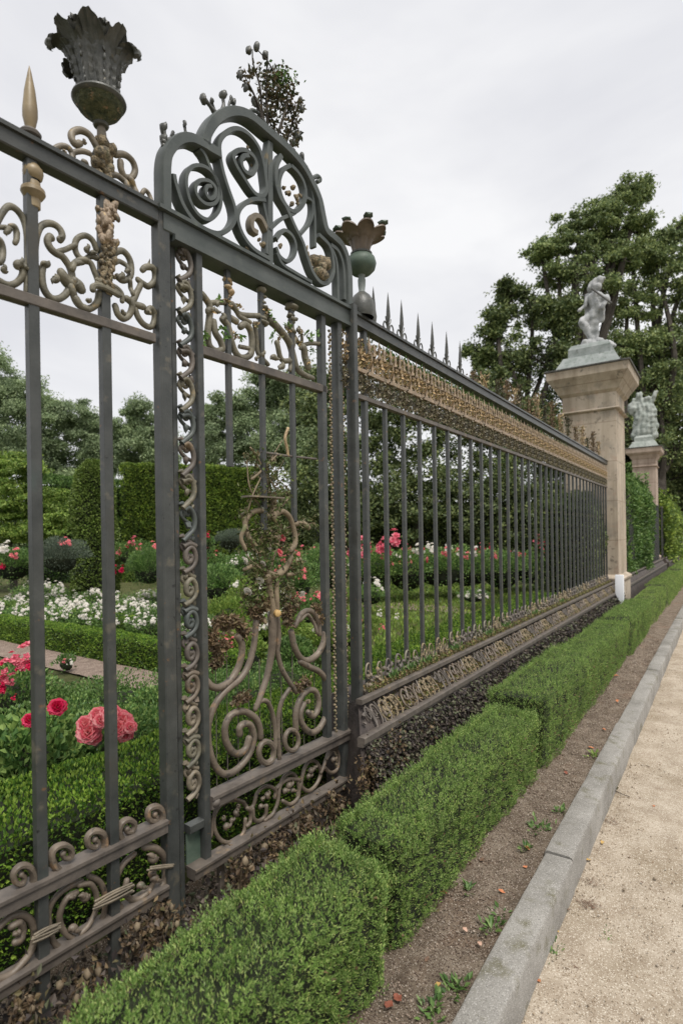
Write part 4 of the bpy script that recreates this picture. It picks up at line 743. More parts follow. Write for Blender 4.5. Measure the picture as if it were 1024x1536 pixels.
# near statue: cloaked figure in a wide cap leaning to the right with one knee raised
S1 = [((-.24, 0, .03), (.24, 0, .03), .09, .09), ((-.14, -.08, .07), (.16, .06, .08), .10, .08), ((-.05, .08, .10), (.10, -.05, .12), .08, .06), ((-.30, 0, .02), (-.2, 0, .03), .04, .06), ((.24, 0, .03), (.34, 0, .0), .06, .03),
      ((-.03, 0, .10), (-.05, 0, .36), .035, .05), ((-.05, 0, .36), (-.02, 0, .62), .055, .085), ((.04, .02, .10), (.02, .02, .62), .034, .08),           # legs
      ((-.05, -.03, .14), (-.13, -.05, .36), .032, .06), ((-.13, -.05, .36), (-.20, -.06, .50), .07, .085), ((-.20, -.06, .50), (-.06, 0, .60), .085, .08),   # raised knee
      ((-.02, 0, .60), (.05, 0, .74), .10, .095), ((.05, 0, .74), (.02, 0, .94), .10, .12), ((.02, 0, .94), (.02, 0, 1.02), .12, .06),                    # torso
      ((.03, 0, 1.02), (.06, -.02, 1.13), .045, .085), ((.02, .0, 1.18), (.10, -.03, 1.22), .09, .075), ((-.05, .0, 1.12), (.03, 0, 1.21), .06, .07), ((.10, -.03, 1.20), (.17, -.04, 1.25), .05, .035),
      ((-.09, 0, .95), (-.16, -.02, .80), .05, .042), ((-.16, -.02, .80), (-.24, -.06, .72), .04, .03), ((.12, 0, .95), (.21, -.02, .84), .05, .045), ((.21, -.02, .84), (.16, -.08, .70), .042, .034),
      ((-.08, .08, 1.0), (-.10, .10, .70), .07, .06), ((.10, .07, .98), (.25, .05, .88), .06, .035), ((.22, .05, .92), (.27, .05, .80), .05, .03), ((.14, .02, .70), (.12, .04, .50), .07, .04), ((-.06, .05, .62), (.10, .05, .60), .07, .07)]
st1 = figure('statue', 'pale statue of a capped figure leaning right, one knee bent, on the near pillar', 'statue', (cx1+.02, cy1, zp1-.02), S1, 1.02, MARBLE, .014, rad(8), 1.2)
mb = MB(); sweep(mb, np.array([(-.02, -.12, 1.06), (.30, -.16, .72)]), .016, NR, seg=8); sta = mb.build('staff', LEADDK, None); sta.parent = st1
# farther statue: draped group with raised arm and round shield
S2 = [((-.20, 0, .03), (.20, 0, .03), .12, .12), ((-.15, 0, .10), (-.12, 0, .45), .14, .13), ((.0, -.03, .08), (.02, 0, .5), .15, .15), ((.16, 0, .08), (.15, 0, .48), .13, .13), ((.22, 0, .30), (.28, -.03, .22), .06, .05),
      ((-.10, 0, .45), (-.04, 0, .75), .15, .13), ((.08, 0, .5), (.12, 0, .74), .15, .12), ((-.05, 0, .75), (-.06, 0, .95), .11, .08), ((-.07, 0, .93), (-.10, -.02, 1.06), .05, .09), ((.12, 0, .74), (.10, 0, .86), .10, .08), ((.09, 0, .86), (.07, -.02, .95), .05, .08),
      ((-.26, 0, .62), (-.28, 0, .78), .08, .10), ((-.28, 0, .78), (-.20, 0, .93), .10, .07), ((.15, 0, .82), (.20, 0, .98), .05, .042), ((.20, 0, .98), (.27, -.02, 1.10), .045, .05), ((-.18, -.04, .85), (-.24, -.08, .66), .05, .04), ((.2, -.02, .7), (.26, -.06, .5), .06, .05)]
figure('statue', 'grey green draped statue group with one raised arm, on the farther pillar', 'statue', (cx2, cy2, zp2-.01), S2, 1.28, MARBLE2, .02, rad(10), 1.6)
# low pier and wall end far away, white marker post
mb = MB(); moulded(mb, -1.50, 32.4, .38, [(.05, .0), (.05, .5), (0, .55), (0, 1.9), (.08, 1.95), (.08, 2.15), (.0, 2.25)]); single(mb, 'stone_pier', STONE2, (-1.5, 32.4, .1), 'low pale stone pier at the far end of the clipped hedge', 'pier', ang=25)
mb = MB(); box(mb, (-1.485, 9.98, .10), (-1.36, 10.06, .94), 0, .008); single(mb, 'marker_post', WHITE, (-1.42, 10.02, .12), 'blank white marker post standing at the foot of the near pillar', 'post')
f2 = long_fence(11.70, 19.97, 'dark iron fence between the two stone pillars, mostly hidden by the ivy bush', False, False)
f3 = long_fence(20.78, 31.9, 'distant dark iron fence beyond the farther stone pillar', False, False)

# ------------------------------------------------------------------ hedges
def hedge(name, label, cat, lo, hi, n, L_, m, core=CORE, taper=0.0, amp=.02, faces='tsb', group=None, seed=0, up=.8, spr=0, wr=.3, rot=None, nse=5, roundtop=.04, endr=.0, sprd=.12, m2=None):
    """clipped box hedge: leaf sprigs over a noisy box, dark inside"""
    r_ = np.random.default_rng(seed+100); x0, y0, z0 = lo; x1, y1, z1 = hi; lx, ly, lz = x1-x0, y1-y0, z1-z0
    areas = dict(top=lx*ly, px=ly*lz, nx=ly*lz, py=lx*lz, ny=lx*lz); use = {'t': ['top'], 's': ['px', 'nx'], 'b': ['py', 'ny'], 'p': ['px'], 'n': ['ny']}
    fs = [q for c in faces for q in use[c]]; tot = sum(areas[q] for q in fs); mb = MB(); A1 = Noise3(seed, nse); A2 = Noise3(seed+1, nse*3.2)
    c = np.array([(x0+x1)/2, (y0+y1)/2, 0])
    for q in fs:
        k = int(n*areas[q]/tot); u = r_.uniform(0, 1, k); v = r_.uniform(0, 1, k)
        if q == 'top': P = np.stack([x0+lx*u, y0+ly*v, np.full(k, z1)], 1); N = np.array([0, 0, 1.])
        elif q in ('px', 'nx'): P = np.stack([np.full(k, x1 if q == 'px' else x0), y0+ly*u, z0+lz*v], 1); N = np.array([1. if q == 'px' else -1., 0, 0])
        else: P = np.stack([x0+lx*u, np.full(k, y1 if q == 'py' else y0), z0+lz*v], 1); N = np.array([0, 1. if q == 'py' else -1., 0])
        d = (A1(P)*.6+A2(P)*.4)*amp-np.abs(r_.normal(0, 1, k))*amp*.5
        # rounded upper edges
        ex = np.minimum(np.minimum(P[:, 0]-x0, x1-P[:, 0]), np.minimum(P[:, 1]-y0, y1-P[:, 1])) if q == 'top' else (z1-P[:, 2])
        d -= roundtop*np.clip(1-ex/(roundtop*1.8), 0, 1)**2
        P = P+N*d[:, None]
        if q != 'top' and endr:   # rounded ends in plan
            e_ = np.minimum(P[:, 1]-y0, y1-P[:, 1]) if q in ('px', 'nx') else np.minimum(P[:, 0]-x0, x1-P[:, 0]); P = P-N*(endr*np.clip(1-e_/(endr*2), 0, 1)**2)[:, None]
        if taper: P[:, 0] = c[0]+(P[:, 0]-c[0])*(1-taper*np.clip((z1-P[:, 2])/lz, 0, 1)**1.5)
        D = N*1.0+rdir(k, r_)*.75+np.array([0, 0, up])
        if spr == 'sprig':
            leaves(mb, P-N*.012, D, N+rdir(k, r_)*.8, r_.uniform(*L_, k), r_.uniform(*L_, k)*wr)
            g = r_.permutation(k)[:int(k*sprd)]; Q = P[g]; kk = len(g); A = nrmz(N*.55+rdir(kk, r_)*.45+[0, 0, .95]); H = r_.uniform(.016, .040, kk)*(1+.5*A2(Q*1.7))
            U1 = nrmz(np.cross(A, rdir(kk, r_))); U2 = np.cross(A, U1); nl = 9
            for j in range(nl):
                t = (j+.5)/nl; an = j*2.4; O = U1*math.cos(an)+U2*math.sin(an)
                leaves(mb, Q-N*.010+A*(H*t)[:, None], A*(.55+.8*t)+O*(1-.55*t), O+A*.3, (L_[0]+L_[1])*.5*(1.15-.35*t)*r_.uniform(.8, 1.2, kk), L_[1]*.30, m=2)
            if q != 'top':
                g = r_.permutation(k)[:int(k*.018)]; g = g[r_.uniform(0, 1, len(g)) > (P[g, 2]-z0)/lz]; leaves(mb, P[g]+N*.004, D[g], rdir(len(g), r_), r_.uniform(.012, .024, len(g)), .010, m=3)
        elif spr:
            D = nrmz(D); Ls_ = r_.uniform(*L_, k)*1.0
            for j in range(spr):
                t = j/spr; PP = P+D*(Ls_*(.2+1.5*t))[:, None]; leaves(mb, PP, D+rdir(k, r_)*.75, rdir(k, r_)+N, r_.uniform(*L_, k)*(1.1-.4*t), r_.uniform(*L_, k)*wr)
        else: leaves(mb, P, D, N+rdir(k, r_)*.8, r_.uniform(*L_, k), r_.uniform(*L_, k)*wr)
    inset = amp*1.5+L_[1]*.3; b = mb.n; tx = lx*.5*taper
    V = [(x0+inset+tx, y0+inset, z0), (x1-inset-tx, y0+inset, z0), (x1-inset-tx, y1-inset, z0), (x0+inset+tx, y1-inset, z0), (x0+inset, y0+inset, z1-inset*1.3), (x1-inset, y0+inset, z1-inset*1.3), (x1-inset, y1-inset, z1-inset*1.3), (x0+inset, y1-inset, z1-inset*1.3)]
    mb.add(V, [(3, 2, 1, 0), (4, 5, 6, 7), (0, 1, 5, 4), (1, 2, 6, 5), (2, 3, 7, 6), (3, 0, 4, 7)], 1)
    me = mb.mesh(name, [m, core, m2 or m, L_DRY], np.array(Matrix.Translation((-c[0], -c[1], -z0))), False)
    o = bpy.data.objects.new(name, me); sc.collection.objects.link(o); o.location = (c[0], c[1], z0)
    if rot: o.rotation_euler = (0, 0, rot)
    return tag(o, label, cat, group)
GRP = 'clipped hedge blocks along the soil bed'
hb = [(-.6, 1.67, .550, 'nearest clipped hedge block, filling the bottom of the photo beside the gate', 34000, (.011, .020), 3),
      (1.70, 3.56, .548, 'second clipped hedge block from the camera, its end beside the gateway post', 26000, (.010, .019), 3),
      (3.60, 5.40, .605, 'third clipped hedge block from the camera, slightly taller than the one before', 22000, (.010, .019), 2),
      (5.43, 7.45, .572, 'fourth clipped hedge block, below the middle of the long fence', 20000, (.012, .021), 1),
      (7.48, 9.60, .60, 'fifth clipped hedge block, just before the white marker post', 18000, (.013, .023), 1),
      (9.64, 12.6, .56, 'clipped hedge block passing the white marker post and near pillar', 16000, (.016, .028), 1),
      (12.65, 17.5, .58, 'clipped hedge block running below the ivy bush between the pillars', 14000, (.02, .035), 1),
      (17.55, 31.0, .60, 'farthest clipped hedge block, reaching past the second pillar', 16000, (.03, .05), 1)]
for i, (a, b_, z1, lab, n, L_, s_) in enumerate(hb):
    hedge('hedge_block', lab, 'hedge', (-1.295+[0, .01, -.055, -.03][i % 4], a+.02, .115), (-.938+[.012, -.012, .010, -.006][i % 4], b_-.025, z1), int(n*1.5), (L_[0]*.8, L_[1]*.8), L_FRONT, taper=.14, amp=[.024, .024, .022, .02, .02, .02, .03, .04][i], nse=7, faces='tsb' if i < 6 else 'tpn', group=GRP, seed=i*5, up=.9, spr='sprig' if i < 5 else 0, sprd=[.13, .13, .12, .11, .10, 0, 0, 0][i], m2=L_SPRG, wr=.30, roundtop=.05, endr=.05)
GI = 'low box hedges of the rose garden'
hedge('box_hedge', 'dark green box hedge right behind the left fence and the gate', 'hedge', (-2.62, -.3, .1), (-2.08, 3.9, .60), 42000, (.014, .024), L_BOX, amp=.03, faces='tpn', group=GI, seed=31, up=.5, wr=.65)
hedge('box_hedge', 'bright green box hedge behind the bars of the long fence', 'hedge', (-2.75, 4.0, .1), (-2.2, 10.4, .62), 30000, (.018, .032), L_BOX, amp=.05, faces='tpn', group=GI, seed=37, up=.5, wr=.65)
hedge('box_hedge', 'low clipped box hedge along the far side of the brown garden path', 'hedge', (-12.5, 4.0, .1), (-4.0, 4.30, .45), 42000, (.016, .03), L_BOX, amp=.02, faces='tn', group=GI, seed=41, up=.5, wr=.6)
hedge('box_hedge', 'thin box hedge behind the first one, left of the white flowers', 'hedge', (-14, 5.0, .1), (-7.5, 5.3, .44), 14000, (.02, .035), L_BOX, amp=.02, faces='tn', group=GI, seed=43, up=.5, wr=.6)
# tall clipped hedge and cone
a, b_ = W(180, 700, 20.5), W(383, 700, 22.5); cc = (a+b_)/2; ln = np.linalg.norm((b_-a)[:2]); an = math.atan2(b_[1]-a[1], b_[0]-a[0])
def at_center(o, x, y): o.location.x = x; o.location.y = y
o = hedge('tall_hedge', 'tall dark clipped hedge with a flat top behind the rose beds', 'hedge', (-ln/2, -.9, .1), (ln/2, .9, a[2]), 30000, (.07, .13), L_TALL, amp=.06, faces='tn', seed=51, up=.3, wr=.6, rot=an); at_center(o, cc[0], cc[1])
a = W(30, 712, 19.5); b_ = W(215, 716, 22.5); cc = (a+b_)/2; ln = np.linalg.norm((b_-a)[:2]); an = math.atan2(b_[1]-a[1], b_[0]-a[0])
o = hedge('tall_hedge', 'lighter green hedge left of the topiary cone', 'hedge', (-ln/2, -.7, .1), (ln/2, .7, a[2]), 12000, (.07, .14), L_MID, amp=.16, faces='tn', seed=53, up=.3, wr=.6, rot=an, nse=1.4, roundtop=.3); at_center(o, cc[0], cc[1])

# ------------------------------------------------------------------ bushes, trees
def blob_leaves(mb, c, R, n, L_, r_, amp=.25, freq=1.2, seed=0, shell=.35, up=.3, wr=.55, m=0, low=0.0):
    c = np.array(c, float); R = np.array(R, float); N = rdir(n, r_)
    if low: N[:, 2] = np.abs(N[:, 2])*np.where(r_.uniform(0, 1, n) < low, 1, -1)
    s_ = 1+amp*Noise3(seed, freq*2.2)(N)+amp*.6*Noise3(seed+1, freq*6)(N); s_ *= 1-shell*r_.uniform(0, 1, n)**1.6
    P = c+N*R*s_[:, None]; leaves(mb, P, N*.8+rdir(n, r_)*.8+[0, 0, up], N+rdir(n, r_)*.7, r_.uniform(*L_, n), r_.uniform(*L_, n)*wr, m=m)
def bush(name, label, cat, c, R, n, L_, m, seed=0, group=None, amp=.2, core=True, zmin=.1, up=.4, wr=.55, freq=1.2, sub=None):
    r_ = np.random.default_rng(seed+300); mb = MB(); loc = (c[0], c[1], zmin)
    if sub:
        for q in range(sub):
            d = rdir(1, r_)[0]; d[2] = abs(d[2]); cc_ = np.array(c)+d*np.array(R)*.68; blob_leaves(mb, cc_, np.array(R)*.42, n//sub, L_, r_, amp, freq, seed+q, .5, up, wr)
    else: blob_leaves(mb, c, R, n, L_, r_, amp, freq, seed, .4, up, wr, low=.85)
    P = mb.v; mb.v = [np.column_stack([p[:, 0], p[:, 1], np.maximum(p[:, 2], zmin+.0)]) for p in P]
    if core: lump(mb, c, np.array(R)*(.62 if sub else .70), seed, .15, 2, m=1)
    return single(mb, name, [m, CORE], loc, label, cat, group, smooth=False)
def tree(name, label, base, crown, L_, n_per, m, seed=0, sub=14, group=None, trunk=.3, limbs=True, subr=.36, up=.2, shell=.9, flat=.75, wr=.6):
    """crown = list of (centre, radii): each is filled with clumps of leaves"""
    r_ = np.random.default_rng(seed+500); t = thing(name, label, 'tree', base, 0, group); base = np.array(base, float)
    tr = MB(); fl = MB(); cs = [np.array(c) for c, R in crown]; mid = np.mean(cs, 0); top = base+(mid-base)*.75
    tp = catmull([base-[0, 0, .2], base+(top-base)*.35+r_.normal(0, .15, 3)*[1, 1, 0], base+(top-base)*.7+r_.normal(0, .2, 3)*[1, 1, 0], top], 5)
    sweep(tr, tp, np.linspace(trunk, trunk*.4, len(tp)), (0.2, 1, .05), seg=9)
    for q, (c, R) in enumerate(crown):
        c = np.array(c, float); R = np.array(R, float); s_ = r_.uniform(.35, .95); p0 = tp[int(s_*(len(tp)-1))]
        if limbs: sweep(tr, catmull([p0, (p0+c)/2+[0, 0, -.08*np.linalg.norm(c-p0)]+r_.normal(0, .06*np.linalg.norm(c-p0), 3), c, c+[0, 0, R[2]*.5]], 4), np.linspace(trunk*.42, trunk*.08, 13), (0.3, 1, .1), seg=6)
        for k in range(int(sub*1.6)):
            d = rdir(1, r_)[0]*r_.uniform(.3, 1.3); cc_ = c+d*R*.95
            rr = R*subr*r_.uniform(.45, 1.35); rr = np.array([rr[0], rr[1], rr[2]*flat]); nn = int(n_per*.62*r_.uniform(.5, 1.5))
            N = rdir(nn, r_); s2 = 1.15-1.1*r_.uniform(0, 1, nn)**1.3; s2 *= 1+.6*Noise3(int(r_.integers(1e6)), 3)(N); P = cc_+N*rr*s2[:, None]
            leaves(fl, P, N*.6+rdir(nn, r_)+[0, 0, -.1], N*.9+rdir(nn, r_)*.6+[0, 0, up], r_.uniform(*L_, nn), r_.uniform(*L_, nn)*wr)
            if limbs and k % 2 == 0: sweep(tr, np.array([c-[0, 0, R[2]*.2], (c+cc_)/2+r_.normal(0, .1, 3)*R*.4, cc_]), [trunk*.12, trunk*.08, trunk*.03], (0.3, 1, .1), seg=5)
    tr.build('trunk', BARK, t); fl.build('crown', m, t, smooth=False); return t
def px_crown(items, d, jit=1.0, seed=0, ry=1.0):
    """(px, py, rx_px, rz_px[, extra depth]) -> centre and radii"""
    out_ = []
    for it in items:
        x, y, a, b_ = it[:4]; dd = d+(it[4] if len(it) > 4 else 0); out_.append((W(x, y, dd), (a*dd/FPX, a*dd/FPX*ry, b_*dd/FPX)))
    return out_
# big open tree on the right
dR = 27
tree('broadleaf_tree', 'tall open crowned tree rising behind the near pillar and its statue', (*W(850, 800, dR)[:2], .1), px_crown([(938, 292, 30, 20), (905, 318, 34, 18), (868, 338, 34, 20), (900, 350, 36, 18), (835, 368, 32, 16), (812, 384, 26, 11), (945, 345, 26, 20), (880, 382, 44, 20), (925, 385, 36, 20), (962, 285, 10, 16), (858, 410, 50, 18), (895, 430, 40, 22)], dR), (.10, .19), 330, L_TREE, 1, 12, trunk=.42, flat=.6)
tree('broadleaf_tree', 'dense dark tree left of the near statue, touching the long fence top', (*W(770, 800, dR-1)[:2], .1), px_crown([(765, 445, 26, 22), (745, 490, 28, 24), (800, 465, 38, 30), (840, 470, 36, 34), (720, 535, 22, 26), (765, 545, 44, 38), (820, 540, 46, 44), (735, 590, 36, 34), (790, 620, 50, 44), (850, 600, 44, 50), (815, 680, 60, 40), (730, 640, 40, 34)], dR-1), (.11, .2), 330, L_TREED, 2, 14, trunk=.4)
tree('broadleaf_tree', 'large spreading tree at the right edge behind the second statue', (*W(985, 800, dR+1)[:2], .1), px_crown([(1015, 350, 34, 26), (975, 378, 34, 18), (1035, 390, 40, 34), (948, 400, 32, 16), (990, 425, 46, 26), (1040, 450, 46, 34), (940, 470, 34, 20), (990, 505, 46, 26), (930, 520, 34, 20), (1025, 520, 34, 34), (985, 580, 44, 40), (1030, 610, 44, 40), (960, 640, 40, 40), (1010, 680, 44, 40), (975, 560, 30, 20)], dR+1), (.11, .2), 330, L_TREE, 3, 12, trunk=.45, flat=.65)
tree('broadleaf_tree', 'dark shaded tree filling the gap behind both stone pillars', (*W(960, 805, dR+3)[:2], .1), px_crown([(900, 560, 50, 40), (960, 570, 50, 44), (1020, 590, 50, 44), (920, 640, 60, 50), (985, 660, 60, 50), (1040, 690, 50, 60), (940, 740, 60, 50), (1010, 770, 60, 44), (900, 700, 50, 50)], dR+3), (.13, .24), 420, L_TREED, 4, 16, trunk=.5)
# darker trees seen through the long fence
dM = 23
for i, (its, lab, m_) in enumerate([([(520, 560, 50, 40), (470, 600, 46, 40), (560, 620, 50, 50), (500, 670, 60, 50), (560, 720, 56, 50), (470, 740, 50, 40), (530, 780, 60, 30)], 'dark tree whose top shows through the frieze right of the gateway', L_TREED),
        ([(625, 585, 46, 40), (660, 640, 50, 50), (600, 680, 50, 50), (650, 720, 56, 50), (610, 775, 56, 30), (680, 770, 50, 36)], 'dark tree seen through the first bars of the long fence', L_TREED),
        ([(715, 620, 44, 40), (740, 690, 50, 50), (700, 740, 50, 44), (770, 740, 50, 50), (745, 785, 60, 30), (820, 770, 50, 40), (850, 720, 44, 60), (880, 780, 44, 50)], 'dark tree behind the closely spaced far bars of the long fence', L_TREED)]):
    tree('shade_tree', lab, (*W(its[0][0], 800, dM+i)[:2], .1), px_crown(its, dM+i), (.11, .2), 330, m_, 10+i, 13, trunk=.3, limbs=False)
# trees through the gate and far left
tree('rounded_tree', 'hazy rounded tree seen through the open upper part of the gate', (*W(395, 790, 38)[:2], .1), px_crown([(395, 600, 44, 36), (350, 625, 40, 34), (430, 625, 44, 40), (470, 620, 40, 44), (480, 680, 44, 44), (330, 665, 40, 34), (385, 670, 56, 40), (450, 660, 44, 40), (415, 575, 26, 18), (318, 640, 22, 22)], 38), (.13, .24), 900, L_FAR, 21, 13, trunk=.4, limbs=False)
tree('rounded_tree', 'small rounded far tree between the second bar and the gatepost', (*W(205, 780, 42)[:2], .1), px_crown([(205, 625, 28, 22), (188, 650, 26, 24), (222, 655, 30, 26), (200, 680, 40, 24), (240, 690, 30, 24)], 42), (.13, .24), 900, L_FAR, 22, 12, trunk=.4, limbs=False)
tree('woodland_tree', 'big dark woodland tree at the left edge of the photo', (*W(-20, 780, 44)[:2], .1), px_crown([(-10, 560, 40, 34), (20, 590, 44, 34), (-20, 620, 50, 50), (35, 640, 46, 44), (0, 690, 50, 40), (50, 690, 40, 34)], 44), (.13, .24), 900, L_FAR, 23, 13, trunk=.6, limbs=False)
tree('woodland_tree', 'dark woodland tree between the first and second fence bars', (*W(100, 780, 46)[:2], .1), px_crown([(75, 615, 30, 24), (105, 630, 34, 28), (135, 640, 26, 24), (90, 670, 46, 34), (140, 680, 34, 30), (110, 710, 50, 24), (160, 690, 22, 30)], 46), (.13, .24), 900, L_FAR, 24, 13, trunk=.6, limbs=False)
# light green layered shrub, left
tree('layered_shrub', 'light green layered shrub behind the left fence panel', (*W(20, 815, 17)[:2], .1), px_crown([(5, 690, 40, 22), (40, 705, 34, 16), (0, 730, 50, 18), (55, 745, 46, 16), (15, 765, 60, 16), (85, 775, 40, 14), (35, 795, 60, 14), (-20, 790, 40, 20)], 17), (.06, .11), 420, L_LIGHT, 25, 14, trunk=.12, limbs=False, flat=.45)
# topiary cone
def cone():
    b0 = W(143, 880, 13); r_ = np.random.default_rng(77); mb = MB(); zt = W(143, 690, 13)[2]; n = 15000; v = r_.uniform(0, 1, n)**.8; a = r_.uniform(0, 6.283, n)
    rr = np.interp(v, [0, .25, .55, .8, .93, 1], [.52, .50, .46, .44, .34, .08]); N = np.stack([np.cos(a), np.sin(a), np.full(n, .15)], 1); A = Noise3(5, 5)
    P = np.stack([b0[0]+np.cos(a)*rr, b0[1]+np.sin(a)*rr, .1+v*(zt-.1)], 1); P += N*(A(P)*.04-np.abs(r_.normal(0, .03, n)))[:, None]
    leaves(mb, P, N+rdir(n, r_)*.8, N+rdir(n, r_)*.7, r_.uniform(.045, .08, n), r_.uniform(.03, .05, n)); lathe(mb, (b0[0], b0[1], .1), [(.46, 0), (.42, (zt-.1)*.5), (.36, (zt-.1)*.85), (.2, (zt-.1)*.96), (.01, (zt-.1)*.97)], 16, m=1)
    single(mb, 'topiary_cone', [leafmat('topiary_leaf', [(.09, .15, .035), (.17, .25, .06), (.27, .35, .10)], .25, .45, 3), CORE], (b0[0], b0[1], .1), 'tall clipped topiary column standing in the white flower bed', 'topiary', smooth=False)
cone()
# ivy over the farther fences
for lab, lo, hi, n, sd_, m_ in (('bright green ivy bush swallowing the fence between the two pillars', (-2.5, 12.6, .5), (-1.58, 16.6, 3.15), 22000, 61, L_MID), ('dark ivy bush on the distant fence beyond the farther pillar', (-2.6, 21.5, .5), (-1.55, 27.5, 3.1), 14000, 62, L_TALL)):
    hedge('ivy_bush', lab, 'bush', lo, hi, n, (.05, .10) if sd_ == 61 else (.08, .15), m_, amp=.22, faces='tpb', seed=sd_, up=.3, wr=.7, nse=1.3, roundtop=.6)

def place(px, py):
    cols = [(45, 'left of the first bar'), (66, 'behind the first bar'), (100, 'just right of the first bar'), (148, 'left of the second bar'), (178, 'behind the second bar'), (205, 'just right of the second bar'), (236, 'left of the thick gatepost'), (280, 'behind the thick gatepost'), (325, 'inside the left gate stile'), (365, 'left of the heart ornament'), (400, 'behind the heart ornament'), (445, 'right of the heart ornament'), (482, 'left of the right stile'), (999, 'behind the right stile')]
    return next(t for x, t in cols if px < x)
# ------------------------------------------------------------------ planting in the garden
def at(px, py, z): r = proj_ray(px, py); p = CAM+r*((z-1.65)/r[2]); return p, float((p-CAM)@cF)
def rose_mesh(m, seed=0, rings=((0.25, 4, .2), (.5, 5, .55), (.8, 6, .95), (1.0, 7, 1.25))):
    mb = MB(); r_ = np.random.default_rng(seed)
    for (R, k, tilt) in rings:
        for i in range(k):
            a = 2*math.pi*(i+r_.uniform(-.2, .2))/k+R*3; w_ = R*math.sin(math.pi/k)*1.9+.12; h = .95-.25*R; ti = tilt*r_.uniform(.8, 1.15); e = np.array([math.cos(a), math.sin(a), 0]); t = np.array([-math.sin(a), math.cos(a), 0])
            V = []
            for u in np.linspace(0, 1, 5):
                rr = R*.25+math.sin(ti)*u*h*.75+.10*u**4*R; zz = -.25+math.cos(ti)*u*h*(1-.12*u)-.10*u**4
                for v in np.linspace(-1, 1, 5): V.append(e*(rr-.16*v*v*w_)+t*v*w_*(.35+.65*math.sin(min(1, u*1.1)*1.9))*.8+np.array([0, 0, zz-.10*v*v*u+r_.normal(0, .015)]))
            mb.add(V, [(p*5+q, p*5+q+1, p*5+q+6, p*5+q+5) for p in range(4) for q in range(4)])
    return mb.mesh('bloom', m, None, True, 0)
def truss_mesh(m, seed=0, k=7):
    """loose cluster of small open flowers"""
    mb = MB(); r_ = np.random.default_rng(seed)
    for _ in range(k):
        c = r_.normal(size=3)*[.62, .62, .35]; N = nrmz(c*[1, 1, .6]+[0, 0, .9]); u = nrmz(np.cross(N, [.3, .5, .1])); v = np.cross(N, u); R = r_.uniform(.32, .48); n = 5
        aa = np.arange(n)*2*math.pi/n+r_.uniform(0, 6); D = np.cos(aa)[:, None]*u+np.sin(aa)[:, None]*v+N*.35
        leaves(mb, np.repeat(c[None], n, 0), D, np.repeat(N[None], n, 0), R, R*1.0, .12, curl=.15); leaves(mb, np.repeat(c[None]+N*.03, n, 0), D+np.roll(D, 1, 0)+N*.7, np.repeat(N[None], n, 0), R*.75, R*.7, .12)
    return mb.mesh('bloom', m, None, False)
RM = {k: [rose_mesh(m, i) for i in range(2)] for k, m in dict(pink=P_PINK, red=P_RED, rose=P_ROSEP, white=P_WHITE).items()}
TM = {k: [truss_mesh(m, i) for i in range(3)] for k, m in dict(pink=P_PINK, red=P_RED, rose=P_ROSEP, white=P_WHITE).items()}
def flower_bush(name, label, cat, c, R, n, L_, leafm, blooms=(), group=None, seed=0, br=.05, amp=.22, up=.5, wr=.6, count=None, stems=True, tops=.55, sub=None):
    """blooms: list of (kind, world position or None, radius)"""
    r_ = np.random.default_rng(seed+900); c = np.array(c, float); R = np.array(R, float); t = thing(name, label, cat, (c[0], c[1], .1), 0, group); mb = MB()
    if sub:
        for q in range(sub):
            d = rdir(1, r_)[0]; d[2] = abs(d[2]); blob_leaves(mb, c+d*R*.62, R*.5, n//sub, L_, r_, amp, 1.2, seed+q, .5, up, wr)
    else: blob_leaves(mb, c, R, n, L_, r_, amp, 1.2, seed, .45, up, wr, low=.9)
    mb.v = [np.column_stack([p[:, 0], p[:, 1], np.maximum(p[:, 2], .1)]) for p in mb.v]; lump(mb, c-[0, 0, R[2]*.1], R*.6, seed, .15, 2, m=1); mb.build('foliage', [leafm, CORE], t, False)
    sm = MB(); k = 0
    for (kind, pos, rr, typ) in blooms:
        if pos is None:
            N = rdir(1, r_)[0]; N[2] = abs(N[2])*1.2+tops*.6; N = nrmz(N); N[:2] += -c[:2]/np.linalg.norm(c[:2])*.35; N = nrmz(N); pos = c+N*R*r_.uniform(.95, 1.12)
        me = (RM if typ == 'r' else TM)[kind][k % 2]; o = bpy.data.objects.new('bloom', me); sc.collection.objects.link(o); o.parent = t; o.location = tuple(np.array(pos)-[c[0], c[1], .1]); o.scale = (rr,)*3
        d = Vector((pos[0]-c[0], pos[1]-c[1], max(.3, pos[2]-c[2]+.3))); d = d.normalized()+Vector((-pos[0], -pos[1], .2)).normalized()*.7; o.rotation_euler = d.to_track_quat('Z', 'Y').to_euler(); k += 1
        if typ == 'r' and rr > .03: sweep(sm, catmull([np.array(pos)-[0, 0, rr*.2], (np.array(pos)+c)/2+[.02, 0, .02], c]), .0035, (1, 0, .1), seg=5)
    if sm.n: sm.build('stems', L_ROSE, t)
    return t
def rnd(kind, k, r0, r1, typ, seed=0): r_ = np.random.default_rng(seed); return [(kind, None, r_.uniform(r0, r1), typ) for _ in range(k)]
